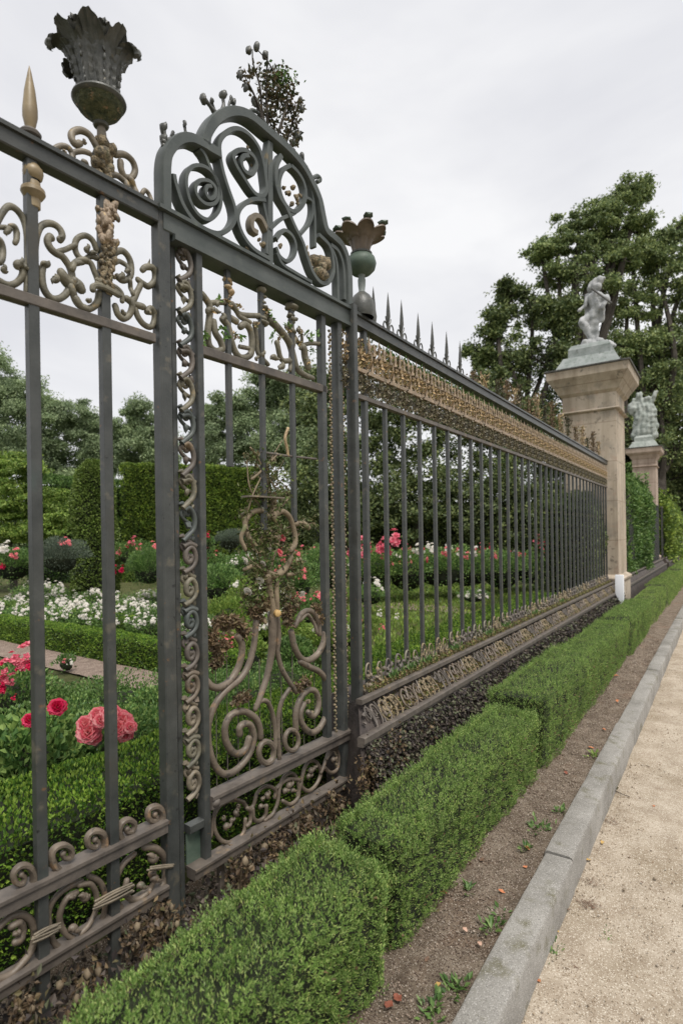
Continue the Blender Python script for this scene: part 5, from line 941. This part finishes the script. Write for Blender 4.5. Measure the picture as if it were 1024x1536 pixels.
# near bed
c, d = at(120, 1130, .25); 
def W3(px, py, d): return W(px, py, d)
dn = 3.0
pinkc = [(132, 1098, .058), (128, 1085, .045), (141, 1106, .040), (147, 1072, .045), (152, 1080, .040), (168, 1072, .055), (182, 1082, .062), (188, 1100, .045), (178, 1092, .050), (196, 1090, .035), (158, 1068, .03), (140, 1090, .045)]
flower_bush('rose_bush', 'rose bush with a big salmon pink bloom cluster behind the second fence bar', 'rose bush', (*W(165, 1150, 3.6)[:2], .28), (.42, .42, .24), 5200, (.022, .042), L_ROSE, [('pink', W(x, y, dn+.015*(i % 4)), r*1.12, 'r') for i, (x, y, r) in enumerate(pinkc)], None, 1)
flower_bush('rose_bush', 'dark leaved rose bush with single crimson blooms behind the first bar', 'rose bush', (*W(45, 1140, 3.3)[:2], .28), (.42, .42, .30), 2600, (.035, .065), L_ROSE, [('red', W(87, 1059, 2.95), .052, 'r'), ('red', W(45, 1079, 2.95), .042, 'r'), ('red', W(22, 1046, 3.4), .022, 't')], None, 2, wr=.75)
flower_bush('rose_bush', 'leggy rose bush with deep pink clusters at the left edge by the brown path', 'rose bush', (*W(8, 1060, 4.6)[:2], .34), (.34, .34, .30), 1500, (.03, .05), L_ROSE, [(k_, W(x, y, 4.15), r, 't') for k_, x, y, r in (('rose', 5, 1008, .09), ('red', 20, 992, .06), ('rose', 38, 985, .10), ('rose', 30, 1000, .07), ('red', 4, 1025, .06), ('red', 42, 1000, .06), ('rose', 18, 1020, .05), ('red', 2, 1035, .05))], None, 3)
flower_bush('small_rose', 'tiny rose plant with pale pink and yellow buds standing alone on the brown path', 'rose plant', (*at(100, 1008, .12)[0][:2], .22), (.12, .12, .12), 220, (.025, .045), L_MID, [('pink', W(97, 992, 5.6), .025, 't'), ('white', W(107, 995, 5.6), .03, 't')], None, 4)
i = 0
GS_ = 'low green shrubs of the near rose bed'
for (px, py, r) in [(30, 1105, .42), (95, 1085, .42), (130, 1050, .46), (190, 1048, .46), (235, 1062, .42), (70, 1050, .42), (215, 1100, .40), (60, 1120, .35), (120, 1110, .36), (0, 1060, .4), (260, 1050, .4), (250, 1095, .36), (310, 1060, .4), (370, 1040, .4), (330, 1030, .42), (420, 1010, .42), (290, 1020, .42)]:
    p, d = at(px, py, .28); i += 1
    flower_bush('low_shrub', 'low leafy bed shrub '+place(px, py)+(', nearest the box hedge' if py > 1080 else ', by the brown path' if py < 1055 else ', mid bed'), 'shrub', (p[0], p[1], .20), (r, r*.9, .20+.02*(i % 3)), 2300, (.018, .036), [L_MID, L_MID, L_ROSE][i % 3], (), GS_, 20+i, stems=False)
# white flower bed
WG = 'white flowering bushes behind the low box hedge'
i = 0
for (px, py, dz, k) in [(5, 915, .34, 16), (45, 905, .34, 13), (30, 930, .30, 10), (90, 912, .34, 16), (110, 925, .32, 16), (150, 930, .32, 15), (180, 912, .34, 15), (215, 920, .34, 15), (60, 885, .36, 9), (112, 892, .36, 10), (230, 900, .34, 10), (200, 935, .3, 9), (140, 900, .34, 8), (260, 925, .32, 10), (75, 935, .3, 7), (232, 942, .3, 8)]:
    p, d = at(px, py, dz); i += 1; r = .50*d/9
    flower_bush('white_rose_bush', ('thickly' if k > 12 else 'thinly')+' white flowered bush '+place(px, py)+(', back row' if py < 900 else ', against the low hedge' if py > 928 else ', middle row'), 'rose bush', (p[0], p[1], .26), (r, r, .24), 1700, (.03, .055), [L_MID, L_ROSE][i % 2], rnd('white', k, .055*d/9, .085*d/9, 't', i), WG, 50+i, tops=1.0)
# soft shrubs further back
def far_bush(name, label, cat, px, py, d, rx, rz, n, L_, m, bl=(), seed=0, group=None, sub=None, amp=.22, wr=.5):
    p = W(px, py, d); sx = rx*d/FPX; sz = rz*d/FPX; return flower_bush(name, label, cat, p, (sx, sx, sz), n, L_, m, bl, group, seed, amp=amp, wr=wr, sub=sub, tops=.8)
far_bush('lavender_bush', 'grey green rounded bush left of the topiary column', 'bush', 88, 838, 11.5, 36, 28, 7000, (.03, .07), L_GREY, rnd('pink', 2, .05, .07, 't', 3), 71, wr=.22)
far_bush('lavender_bush', 'small grey bush seen through the gate below the tall hedge', 'bush', 345, 812, 14, 24, 18, 4000, (.03, .07), L_GREY, (), 72, wr=.22)
far_bush('fine_leaved_bush', 'soft fine leaved green bush right of the topiary column', 'bush', 222, 856, 11, 32, 30, 8000, (.03, .08), L_MID, (), 73, wr=.2)
far_bush('rose_bush', 'rose bush with mixed pink and red blooms right of the topiary column', 'rose bush', 205, 835, 13, 36, 24, 3000, (.04, .07), L_MID, [(k_, W(x, y, 12.6), r, 't') for k_, x, y, r in (('rose', 200, 812, .12), ('pink', 232, 822, .13), ('pink', 210, 822, .10), ('pink', 178, 830, .11), ('red', 172, 855, .11), ('red', 182, 856, .10), ('red', 165, 854, .09), ('white', 213, 829, .09), ('red', 192, 818, .07))], 74)
far_bush('rose_bush', 'rose bush with three salmon blooms between the first bar and the left edge', 'rose bush', 20, 850, 11.5, 46, 28, 3500, (.04, .07), L_MID, [(k_, W(x, y, 11), r, 't') for k_, x, y, r in (('pink', 24, 831, .12), ('red', 3, 850, .10), ('white', 10, 820, .12), ('white', 3, 826, .12), ('pink', 60, 835, .05), ('pink', 102, 815, .10))], 75)
for i, (px, py, d, rx, rz, m_) in enumerate([(330, 880, 9, 40, 32, L_MID), (385, 900, 8.6, 42, 34, L_LIGHT), (440, 880, 9, 40, 34, L_MID), (345, 930, 7.4, 44, 32, L_LIGHT), (410, 950, 7, 44, 30, L_LIGHT), (465, 925, 7.6, 40, 32, L_MID), (310, 850, 11, 34, 22, L_MID), (370, 855, 11, 34, 24, L_MID), (430, 845, 11.5, 36, 22, L_MID), (480, 850, 11, 34, 30, L_MID), (300, 960, 6.6, 40, 30, L_MID), (360, 975, 6.2, 40, 28, L_LIGHT), (440, 985, 6, 40, 26, L_MID), (500, 960, 6.6, 40, 26, L_LIGHT)]):
    bl = [[], rnd('white', 8, .05, .075, 't', i), rnd('pink', 6, .06, .09, 't', i)][i % 3]
    far_bush('soft_shrub', ['plain', 'white dotted', 'pink dotted'][i % 3]+' soft shrub '+place(px, py)+(', farthest row' if d > 10 else ', second row' if d > 8 else ', third row' if d > 6.8 else ', nearest row'), 'shrub', px, py, d, rx, rz, 3000, (.03, .06), m_, bl, 80+i, 'soft shrubs seen through the gate')
for k_, x, y, r, lab in (('pink', 322, 835, .14, 'salmon rose cluster on a tall stem left of the bronze heart ornament'), ('pink', 312, 815, .12, 'pink rose cluster below the tall hedge, seen through the gate'), ('red', 312, 802, .08, 'small red rose just above a pink one, seen through the gate')):
    p = W(x, y, 11); far_bush('tall_rose', lab, 'rose', x, y+14, 11, 9, 11, 220, (.04, .07), L_ROSE, [(k_, p, r, 't')], int(x+y))
# rose hedge beyond the long fence
for i, (px, py, d, rx, rz) in enumerate([(500, 858, 13, 40, 36), (560, 862, 12.5, 44, 38), (610, 858, 12.8, 44, 38), (660, 855, 13.2, 46, 36), (705, 858, 13.5, 44, 34), (750, 855, 14, 44, 34), (795, 855, 14.5, 40, 32), (835, 858, 15, 34, 34), (870, 862, 15, 30, 36)]):
    bl = [[('rose', W(x, y, d-1.0), r, 't') for x, y, r in ((468, 832, .16), (478, 838, .12), (452, 825, .10), (500, 836, .12))], [('rose', W(x, y, d-1.0), r*1.15, 't') for x, y, r in ((538, 822, .20), (545, 832, .15), (530, 828, .14), (550, 820, .12))], [('rose', W(x, y, d-1.0), r*1.15, 't') for x, y, r in ((575, 818, .16), (590, 812, .20), (583, 822, .15), (568, 826, .12), (608, 822, .08))],
          [('white', W(x, y, d-1.0), r*1.15, 't') for x, y, r in ((625, 824, .11), (648, 826, .12), (690, 830, .08), (641, 820, .08), (672, 824, .07))], [('pink', W(x, y, d-1.0), r*1.15, 't') for x, y, r in ((668, 828, .10), (722, 822, .09), (700, 834, .08), (742, 836, .07), (690, 822, .08))], [('white', W(712, 828, 12.9), .13, 't'), ('red', W(735, 822, 12.9), .09, 't')], [('rose', W(x, y, d-1.0), r*1.15, 't') for x, y, r in ((806, 810, .11), (818, 820, .09), (830, 819, .10), (812, 822, .08))], [], []][i]
    bl = list(bl)+[([('pink', None, .05, 't'), ('rose', None, .055, 't'), ('white', None, .045, 't'), ('red', None, .045, 't')])[(q_+i) % 4] for q_ in range(9 if i < 8 else 4)]
    far_bush('rose_bush', ['dark rose bush', 'rose bush with pink clusters', 'rose bush with big deep pink clusters', 'rose bush with small white blooms', 'rose bush with a few pale pink blooms', 'rose bush with a white and a red bloom', 'magenta rose bush', 'plain green rose bush', 'plain shaded rose bush'][i]+[' behind the right stile of the gate', ' just right of the gateway posts', ' behind the first long fence bars', ' behind the fifth bar of the long fence', ' near the middle of the long fence', ' right of the long fence middle', ' behind the close bars of the long fence', ' left of the near pillar foot', ' beside the near pillar foot'][i], 'rose bush', px, py, d, rx, rz, 4200, (.04, .075), L_ROSE, bl, 110+i)
far_bush('rose_plant', 'white rose plant low beside the gateway post, seen through the first bars', 'rose plant', 556, 895, 10.5, 26, 16, 900, (.03, .06), L_ROSE, [('white', W(x, y, 10.2), r, 't') for x, y, r in ((552, 873, .10), (564, 876, .12), (537, 888, .09), (572, 884, .06))], 131)
far_bush('rose_plant', 'pale pink and white flowers on the grass behind the first bars of the long fence', 'rose plant', 545, 935, 8.6, 24, 12, 700, (.03, .06), L_LIGHT, [(k_, W(x, y, 8.4), r, 't') for k_, x, y, r in (('rose', 541, 938, .08), ('white', 549, 940, .10), ('white', 570, 920, .06), ('pink', 574, 942, .05), ('white', 596, 925, .05))], 132)
far_bush('rose_plant', 'white flowers low on the ground behind the middle bars of the long fence', 'rose plant', 710, 895, 11, 26, 12, 700, (.03, .06), L_ROSE, [('white', W(x, y, 10.8), r, 't') for x, y, r in ((690, 893, .07), (700, 894, .08), (718, 892, .09), (728, 895, .08))], 133)
mb = MB(); n = 26000; r_ = np.random.default_rng(12); P = np.stack([r_.uniform(-9, -2.8, n), r_.uniform(4.3, 16, n), np.full(n, .1)], 1); leaves(mb, P, rdir(n, r_)*.6+[0, 0, 1], rdir(n, r_), r_.uniform(.05, .12, n), r_.uniform(.015, .03, n)); single(mb, 'lawn_grass', L_LIGHT, (-6, 9, .1), 'short light green grass between the rose beds of the garden', 'grass', kind='stuff', smooth=False)
# dark background mass
def darkhedge(a, b_, lab, seed, m=L_TREED, n=16000, L_=(.1, .19)):
    cc = (a+b_)/2; ln = np.linalg.norm((b_-a)[:2]); an = math.atan2(b_[1]-a[1], b_[0]-a[0])
    o = hedge('dark_shrubbery', lab, 'shrubbery', (-ln/2, -1.2, .1), (ln/2, 1.2, a[2]), n, L_, m, amp=.35, faces='tnb', seed=seed, up=.3, wr=.6, rot=an, nse=.9, roundtop=.5); at_center(o, cc[0], cc[1])
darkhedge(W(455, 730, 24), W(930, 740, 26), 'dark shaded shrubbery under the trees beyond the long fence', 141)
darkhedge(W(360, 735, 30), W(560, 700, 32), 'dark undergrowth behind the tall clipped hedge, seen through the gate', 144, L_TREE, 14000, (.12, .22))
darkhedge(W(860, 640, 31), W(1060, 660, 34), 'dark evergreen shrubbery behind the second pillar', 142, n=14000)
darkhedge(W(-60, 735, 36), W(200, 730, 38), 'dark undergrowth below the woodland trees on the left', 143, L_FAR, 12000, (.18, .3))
hedge('ivy_bush', 'dark ivy climbing the garden side of the near pillar', 'bush', (-2.75, 9.9, .1), (-1.80, 10.66, 2.35), 9000, (.04, .08), L_TREED, amp=.08, faces='tpn', seed=66, up=.2, wr=.7, nse=2, roundtop=.25)

# ------------------------------------------------------------------ plants on and under the ironwork
mb = MB(); st = MB(); r_ = np.random.default_rng(31)
for pts in ([(400, 205), (398, 170), (388, 130), (380, 95), (377, 75)], [(402, 200), (410, 160), (420, 130), (400, 100), (387, 72)], [(412, 215), (420, 180), (432, 150), (440, 175)], [(425, 225), (438, 195), (446, 165), (450, 150)], [(395, 190), (380, 150), (362, 115)], [(436, 232), (436, 212), (448, 205)], [(392, 200), (385, 165), (372, 128)], [(405, 200), (398, 140), (400, 82)]):
    P = catmull([G(x, y, r_.uniform(-.02, .02)) for x, y in pts], 5); sweep(st, P, np.linspace(.008, .0022, len(P)), gn, seg=6)
ta = thing('climbing_plant', 'wiry russet and green plant growing out of the top of the arch', 'plant', G(408, 205), GRZ)
st.build('stems', BARK, ta)
for (x, y, s_, n) in [(380, 108, 12, 40), (395, 112, 10, 40), (405, 118, 14, 70), (420, 118, 14, 90), (430, 135, 14, 100), (412, 145, 13, 80), (425, 155, 14, 90), (437, 160, 12, 80), (398, 140, 12, 50), (362, 112, 6, 16), (372, 128, 7, 18), (385, 152, 7, 16), (404, 165, 12, 60), (440, 180, 12, 40), (448, 160, 7, 20), (430, 190, 12, 40), (440, 205, 9, 26), (410, 185, 11, 46), (404, 200, 9, 30), (425, 205, 8, 24), (446, 200, 6, 14), (438, 218, 6, 14)]:
    n = int(n*1.05); sp_ = gsz(x, y, s_)*.62; c = G(x, y); P = c+r_.normal(size=(n, 3))*[sp_*.8, sp_*.8, sp_]; leaves(mb, P, rdir(n, r_), rdir(n, r_), r_.uniform(.016, .030, n), r_.uniform(.010, .018, n))
mb.build('foliage', L_SPRIG, ta, False)
mb = MB(); n = 230; P = G(420, 120)+r_.normal(size=(n, 3))*[.03, .03, .022]; leaves(mb, P, rdir(n, r_)+[0, 0, .5], rdir(n, r_), r_.uniform(.012, .022, n), r_.uniform(.008, .014, n)); mb.build('green_tuft', L_MID, ta, False)
for i, (x, y, r) in enumerate([(373, 76, 5), (385, 70, 5), (360, 112, 5), (368, 130, 5), (382, 152, 6), (398, 82, 5), (450, 150, 4), (446, 206, 6), (452, 163, 4), (440, 214, 4)]):
    mb = MB(); B1(mb, x, y, r, (0, 0, 1), i, .3, rz=1.5, rx=.8); mb.build('seed_head', URNM, ta, ang=60)
# rose vine inside the gate ornament
tv = thing('climbing_rose', 'straggly climbing rose woven through the bronze heart ornament of the gate', 'rose', G(400, 900, -.02), GRZ); st = MB(); mb = MB()
for pts in ([(400, 880), (392, 820), (405, 770), (400, 720), (380, 685)], [(405, 850), (420, 790), (405, 740), (430, 690)], [(395, 760), (375, 730), (372, 690)], [(410, 800), (440, 790), (470, 785)], [(385, 830), (372, 800), (368, 775)], [(400, 860), (380, 845), (372, 830)], [(370, 790), (380, 740), (410, 690), (425, 660)], [(428, 760), (440, 740), (420, 720)]):
    P = catmull([G(x, y, r_.uniform(-.03, .01)) for x, y in pts], 5); sweep(st, P, np.linspace(.005, .002, len(P)), gn, seg=5)
st.build('stems', DRYWOOD, tv)
for (x, y, s_, n) in [(400, 700, 18, 60), (380, 685, 9, 24), (410, 725, 18, 70), (392, 745, 16, 50), (425, 745, 10, 30), (405, 765, 14, 60), (400, 790, 18, 80), (420, 795, 12, 50), (375, 810, 12, 40), (395, 830, 20, 100), (425, 820, 12, 50), (385, 860, 16, 80), (440, 850, 14, 60), (380, 890, 14, 70), (430, 885, 16, 90), (450, 790, 12, 30), (465, 785, 10, 20), (405, 870, 16, 60), (400, 810, 16, 80), (370, 770, 8, 20), (437, 900, 12, 50), (378, 905, 12, 50)]:
    n = int(n*2.7); sp_ = gsz(x, y, s_)*.6; c = G(x, y, -.01); P = c+r_.normal(size=(n, 3))*sp_; leaves(mb, P, rdir(n, r_), rdir(n, r_), r_.uniform(.014, .03, n), r_.uniform(.008, .016, n), m=0)
mb.build('foliage', leafmat('vine_leaf_mix', [(.10, .075, .05), (.09, .14, .04), (.20, .15, .10), (.13, .19, .05), (.06, .05, .035)], .2, .5, 20), tv, False)
for i, (x, y, r, k_) in enumerate([(422, 806, .022, 'pink'), (418, 828, .024, 'pink'), (402, 822, .018, 'white'), (366, 840, .022, 'white'), (393, 845, .018, 'white'), (370, 886, .022, 'white'), (388, 870, .02, 'white'), (430, 893, .016, 'white'), (450, 890, .018, 'white')]):
    o = bpy.data.objects.new('bloom', RM[k_][i % 2]); sc.collection.objects.link(o); o.parent = tv; p = np.array((*G(x, y, .01), 1)); o.location = tuple((INV[tv]@p)[:3]); o.scale = (r,)*3; o.rotation_euler = (rad(60), 0, rad(20*i))
# dried plants and ivy below the rails
def dried(px, py, r, n, label, seed, m=None, off=.06, lumps=4):
    r_ = np.random.default_rng(seed); c = G(px, py, off); R = gsz(px, py, r); mb = MB()
    leaves(mb, c+r_.normal(size=(n, 3))*R*[.5, .5, .62], rdir(n, r_), rdir(n, r_), r_.uniform(.012, .03, n), r_.uniform(.009, .02, n))
    t = thing('dried_plant', label, 'plant', (c[0], c[1], .12)); mb.build('leaves', m or L_DRY, t, False)
    for q in range(lumps):
        mb = MB(); lump(mb, c+r_.normal(size=3)*R*.45, (R*.2, R*.2, R*.26), seed+q, .35, 1); mb.build('seed_head', DRYWOOD, t, ang=80)
    st = MB()
    for q in range(4): sweep(st, catmull([np.array([c[0]+r_.normal(0, .02), c[1]+r_.normal(0, .02), .10]), c*[1, 1, .5]+[r_.normal(0, .02), r_.normal(0, .02), .08], c+r_.normal(size=3)*R*.4]), .003, NR, seg=5)
    st.build('stems', DRYWOOD, t)
for i, (px, py, r, n, lab) in enumerate([(118, 1470, 30, 130, 'brown dried flower head under the left bottom rail, nearest the camera'), (200, 1392, 28, 170, 'tangled dried plant with brown buds left of the thick gatepost'), (235, 1370, 22, 130, 'dried leafy tuft touching the thick gatepost'), (25, 1500, 26, 110, 'dried leaves under the rail at the bottom left corner'),
        (345, 1300, 26, 220, 'dried rose stems under the left end of the gate'), (395, 1275, 28, 260, 'dried leafy plant under the gate, left of its middle'), (440, 1240, 30, 300, 'brown leafy plant under the middle of the gate'), (485, 1205, 26, 260, 'brown dried plant under the right end of the gate'), (515, 1190, 20, 180, 'russet dried tuft at the foot of the right gateway post')]): dried(px, py, r, n, lab, 400+i)
mb = MB(); n = 3000; r_ = np.random.default_rng(55); yy = r_.uniform(.3, 2.6, n); P = np.stack([XF+.02-(2.55-yy)*.044+r_.uniform(-.14, .16, n), yy, .12+np.abs(r_.normal(0, .075, n))], 1); leaves(mb, P, rdir(n, r_)+[.3, 0, .6], rdir(n, r_), r_.uniform(.018, .036, n), r_.uniform(.012, .024, n)); single(mb, 'ground_ivy', L_DARKIVY, (XF, 1.4, .12), 'dark ivy and leaf litter on the soil under the gate and left fence', 'ivy', kind='stuff', smooth=False)
mb = MB(); n = 34000; yy = 2.3+8.3*r_.uniform(0, 1, n)**1.35; hz = r_.uniform(.12, .60, n); xs = XF+np.interp(hz, [.12, .38, .50, .60], [.25, .24, .23, .205]); P = np.stack([xs+np.abs(r_.normal(0, .022, n)), yy, hz], 1); keep = P[:, 1] > 2.32+(P[:, 0]-XF-.2)*0; P = P[keep]; n = len(P)
sz = np.clip(.6+P[:, 1]*.09, .8, 1.5); leaves(mb, P, rdir(n, r_)*.8+[.5, 0, -.5], rdir(n, r_)*.7+[1, 0, .3], r_.uniform(.018, .034, n)*sz, r_.uniform(.014, .026, n)*sz); single(mb, 'plinth_ivy', L_DARKIVY, (XF+.22, 6, .12), 'dark purple green ivy covering the lower face of the long fence plinth', 'ivy', kind='stuff', smooth=False)
for i, (px, py, n) in enumerate([(555, 1160, 260), (590, 1125, 200), (640, 1100, 140)]):
    p = onp = CAM+proj_ray(px, py)*((-1.46-0)/proj_ray(px, py)[0]); mb = MB(); leaves(mb, p+r_.normal(size=(n, 3))*[.02, .06, .05], rdir(n, r_), rdir(n, r_), r_.uniform(.015, .032, n), r_.uniform(.01, .02, n))
    single(mb, 'dried_plant', L_DRY, (p[0], p[1], .12), ['brown dried leaves on the plinth ivy, closest to the right gateway post', 'brown dried tuft on the plinth ivy behind the second hedge block', 'small brown tuft on the plinth ivy, farthest from the gateway'][i], 'plant', smooth=False)

# ------------------------------------------------------------------ soil and path details
mb = MB(); n = 5200; y = 1.2+9*r_.uniform(0, 1, n)**1.8; x = r_.uniform(-.93, -.725, n); x2 = x
v, f = ICO[1]
def pebbles(P, R, m, name, label, cat):
    mb = MB(); n = len(P); s_ = R[:, None, None]*(v[None]*(1+.25*r_.normal(size=(n, len(v), 1)))*r_.uniform(.6, 1.2, (n, 1, 3))); V = (s_+P[:, None]).reshape(-1, 3); F_ = (f[None]+np.arange(n)[:, None, None]*len(v)).reshape(-1, 3); mb.add(V, F_)
    return single(mb, name, m, tuple(P.mean(0)), label, cat, kind='stuff', ang=80)
def pebmat(name, cols):
    m, t, b = mat(name); g = t.nodes.new('ShaderNodeNewGeometry'); t.links.new(ramp(t, g.outputs['Random Per Island'], [(i/(len(cols)-1), c) for i, c in enumerate(cols)]), b.inputs['Base Color']); b.inputs['Roughness'].default_value = .9; return m
n = 9000; y = .9+8*r_.uniform(0, 1, n)**1.7; P = np.stack([-.725-.40*r_.uniform(0, 1, n)**.9, y, np.full(n, .121)], 1); pebbles(P, r_.uniform(.0012, .0036, n)*(1+.12*y), pebmat('soil_grit', [(.12, .085, .06), (.24, .18, .14), (.34, .27, .21), (.19, .14, .105), (.50, .43, .36)]), 'soil_grit', 'loose brown crumbs and grit on the soil bed', 'grit')
n = 7000; y = 1.2+7*r_.uniform(0, 1, n)**1.6; xx = -.58+1.1*r_.uniform(0, 1, n)**1.5; P = np.stack([xx, y, np.full(n, .001)], 1); pebbles(P, r_.uniform(.0010, .0030, n)*(1+.12*y), pebmat('path_grit', [(.25, .19, .13), (.40, .33, .24), (.52, .45, .35), (.33, .24, .16), (.60, .54, .45)]), 'path_grit', 'fine sandy grit scattered over the path', 'grit')
def dead_leaf(px, py, z, L_, col, label, seed, name='fallen_leaf'):
    p, d = at(px, py, z); r_ = np.random.default_rng(seed); a = r_.uniform(0, 6.28); V = []; ns, nw = 7, 5
    for i in range(ns):
        u = i/(ns-1); w_ = math.sin(u*math.pi)**.8*(.33+.05*math.sin(i*2.4))+.01
        for j in range(nw): t = (j/(nw-1)-.5)*2; V.append((u-.5, t*w_*(1+.12*math.sin(i*3+j)), .08+.16*abs(t)*w_*2+.12*math.sin(u*3+seed)+.03*r_.normal()))
    V = np.array(V)*L_*1.3; R_ = np.array([[math.cos(a), -math.sin(a), 0], [math.sin(a), math.cos(a), 0], [0, 0, 1]]); V = V@R_.T+[p[0], p[1], z+.002]
    mb = MB(); mb.add(V, [(i*nw+j, i*nw+j+1, (i+1)*nw+j+1, (i+1)*nw+j) for i in range(ns-1) for j in range(nw-1)])
    return single(mb, name, col, (p[0], p[1], z), label, 'leaf', group='fallen leaves', ang=0)
def lm(n, a, b_): return surf(n, [(.3, a), (.7, b_)], 60, .7)
LR = lm('red_brown_leaf', (.16, .045, .025), (.30, .10, .06)); LO = lm('orange_leaf', (.42, .13, .05), (.62, .26, .12)); LY = lm('yellow_leaf', (.42, .25, .07), (.58, .40, .14)); LP = lm('pale_pink_leaf', (.45, .26, .18), (.62, .42, .32)); LB = lm('brown_leaf', (.10, .06, .04), (.20, .12, .075))
for i, (px, py, z, L_, col, lab) in enumerate([(583, 1508, .125, .032, LR, 'red brown curled leaf near the bottom edge, left one of a touching pair'), (596, 1498, .125, .030, LR, 'red brown leaf on the soil near the bottom edge, right one of a touching pair'), (656, 1478, .125, .018, LY, 'small yellow leaf on the soil near the bottom edge'), (697, 1396, .125, .018, LP, 'pale pink leaf on soil, upper one of two near the green weed'),
        (719, 1417, .125, .018, LP, 'pale pink leaf lying against the kerb, lower one of two'), (664, 1341, .125, .030, LR, 'dark red brown leaf at the foot of the second hedge block'), (752, 1338, .125, .022, LO, 'pale orange leaf on the soil before the kerb joint'), (787, 1301, .125, .018, LO, 'small bright orange leaf beside the kerb joint'), (790, 1273, .125, .022, LO, 'orange leaf among the weeds left of the kerb joint'),
        (882, 1291, .003, .022, LY, 'yellow brown leaf on the path at the kerb base beside the joint'), (903, 1265, .003, .022, LY, 'pale yellow leaf on the path past the kerb joint'), (834, 1399, .003, .018, LY, 'small tan leaf on the path near the kerb, bottom right'), (807, 1472, .003, .018, LO, 'orange scrap of leaf on the path near the bottom edge'), (962, 1324, .003, .012, LB, 'tiny dark leaf alone on the open path'),
        (886, 1122, .125, .028, LO, 'orange leaf on the soil beside the kerb, middle distance'), (925, 1052, .125, .03, LO, 'reddish leaf on the soil, far up the bed'), (865, 1083, .125, .03, LR, 'red brown leaf under the third hedge block'), (923, 1015, .125, .045, LO, 'small orange leaf farthest away on the soil bed'), (608, 1330, .22, .028, LR, 'dark red leaf caught in the side of the hedge'), (640, 1440, .125, .020, LB, 'brown leaf on the bare soil between hedge and green weed'), (722, 1290, .125, .022, LB, 'brown leaf on the soil at the second hedge block foot'), (848, 1160, .125, .024, LR, 'red leaf on the soil halfway up the bed'), (905, 1095, .125, .024, LO, 'orange leaf near the kerb, below the third hedge block'), (980, 1210, .003, .018, LO, 'orange leaf on the open path beyond the twig'), (850, 1365, .003, .020, LB, 'brown leaf on the path against the kerb face')]): dead_leaf(px, py, z, L_, col, lab, 700+i)
def weed(px, py, z, R, n, label, seed, L_=(.018, .04), m=None, flat_=.4):
    p, d = at(px, py, z); r_ = np.random.default_rng(seed); mb = MB(); a = r_.uniform(0, 6.28, n); D = np.stack([np.cos(a), np.sin(a), r_.uniform(.15, 1.1, n)*flat_*2], 1)
    leaves(mb, np.array([p[0], p[1], z])+D*[1.0, 1.5, .6]*r_.uniform(0, R, n)[:, None]+np.repeat(r_.normal(size=(4, 3))*[R*.5, R*.9, 0], (n+3)//4, 0)[:n], D+[0, 0, .2], rdir(n, r_)*.5+[0, 0, 1], r_.uniform(*L_, n), r_.uniform(*L_, n)*.45)
    single(mb, 'weed', m or L_MID, (p[0], p[1], z), label, 'weed', smooth=False)
weed(808, 1246, .12, .045, 60, 'spreading green weed on the soil just past the kerb joint', 1); weed(789, 1272, .12, .02, 24, 'small weed with an orange leaf left of the kerb joint', 2); weed(737, 1388, .12, .035, 46, 'bright green weed pressed against the kerb, nearest the bottom edge but one', 3)
weed(680, 1480, .12, .03, 40, 'little green weed at the kerb near the bottom edge', 4); weed(648, 1515, .12, .03, 40, 'low green tuft on soil at the bottom edge', 5); weed(892, 1137, .12, .03, 30, 'yellow green weed on the inner kerb edge, middle distance', 6, m=L_LIGHT); weed(841, 1218, .12, .02, 24, 'tiny weed at the inner kerb edge beyond the joint', 7)
weed(700, 1338, .12, .018, 20, 'tiny seedling alone in the middle of the soil bed', 8); weed(827, 1425, .002, .035, 50, 'sparse green weed on the path against the kerb', 9, (.008, .02)); weed(915, 1186, .002, .03, 34, 'olive weed at the outer kerb base beyond the joint', 10, (.012, .028), L_SPRIG); weed(908, 1402, .002, .02, 18, 'tiny weed on the path to the right of the kerb', 11, (.006, .014))
def twig(px, py, z, pts, label, r=.0022):
    p, d = at(px, py, z); mb = MB(); sweep(mb, catmull([(p[0]+a, p[1]+b_, z+c_) for a, b_, c_ in pts], 5), r, (0, 0, 1), seg=5); single(mb, 'twig', BARK, (p[0], p[1], z), label, 'twig')
twig(925, 1190, .006, [(-.06, .0, .02), (-.02, .01, .01), (.02, .0, .004), (.07, -.01, .0)], 'thin dark twig lying on the path beside the kerb weed')
def litter(px, py, n, lab, seed):
    p, d = at(px, py, .002); r_ = np.random.default_rng(seed); mb = MB(); P = np.stack([p[0]+r_.normal(0, .028, n), p[1]+r_.normal(0, .022, n), np.full(n, .004)], 1); leaves(mb, P, rdir(n, r_)*[1, 1, .12], rdir(n, r_)*.4+[0, 0, 1], r_.uniform(.006, .02, n), r_.uniform(.0015, .004, n)); single(mb, 'plant_litter', LB, (p[0], p[1], 0), lab, 'litter', kind='stuff', smooth=False)
n = 500; P = np.stack([-.57+1.5*r_.uniform(0, 1, n)**1.3, 1.2+6*r_.uniform(0, 1, n)**1.5, np.full(n, .003)], 1); pebbles(P, r_.uniform(.003, .0065, n), pebmat('path_pebble', [(.16, .12, .08), (.30, .25, .19), (.48, .43, .36), (.22, .15, .10)]), 'path_pebbles', 'scattered small pebbles lying on the sandy path', 'pebbles')
litter(882, 1356, 150, 'dark brown plant litter on the path beside the kerb, lower patch', 1); litter(885, 1322, 70, 'thin dark litter on the path beside the kerb, middle patch', 2); litter(915, 1232, 90, 'dark litter on the path at the kerb, upper patch', 3); litter(850, 1445, 60, 'sparse litter and moss on the path near the bottom', 4)
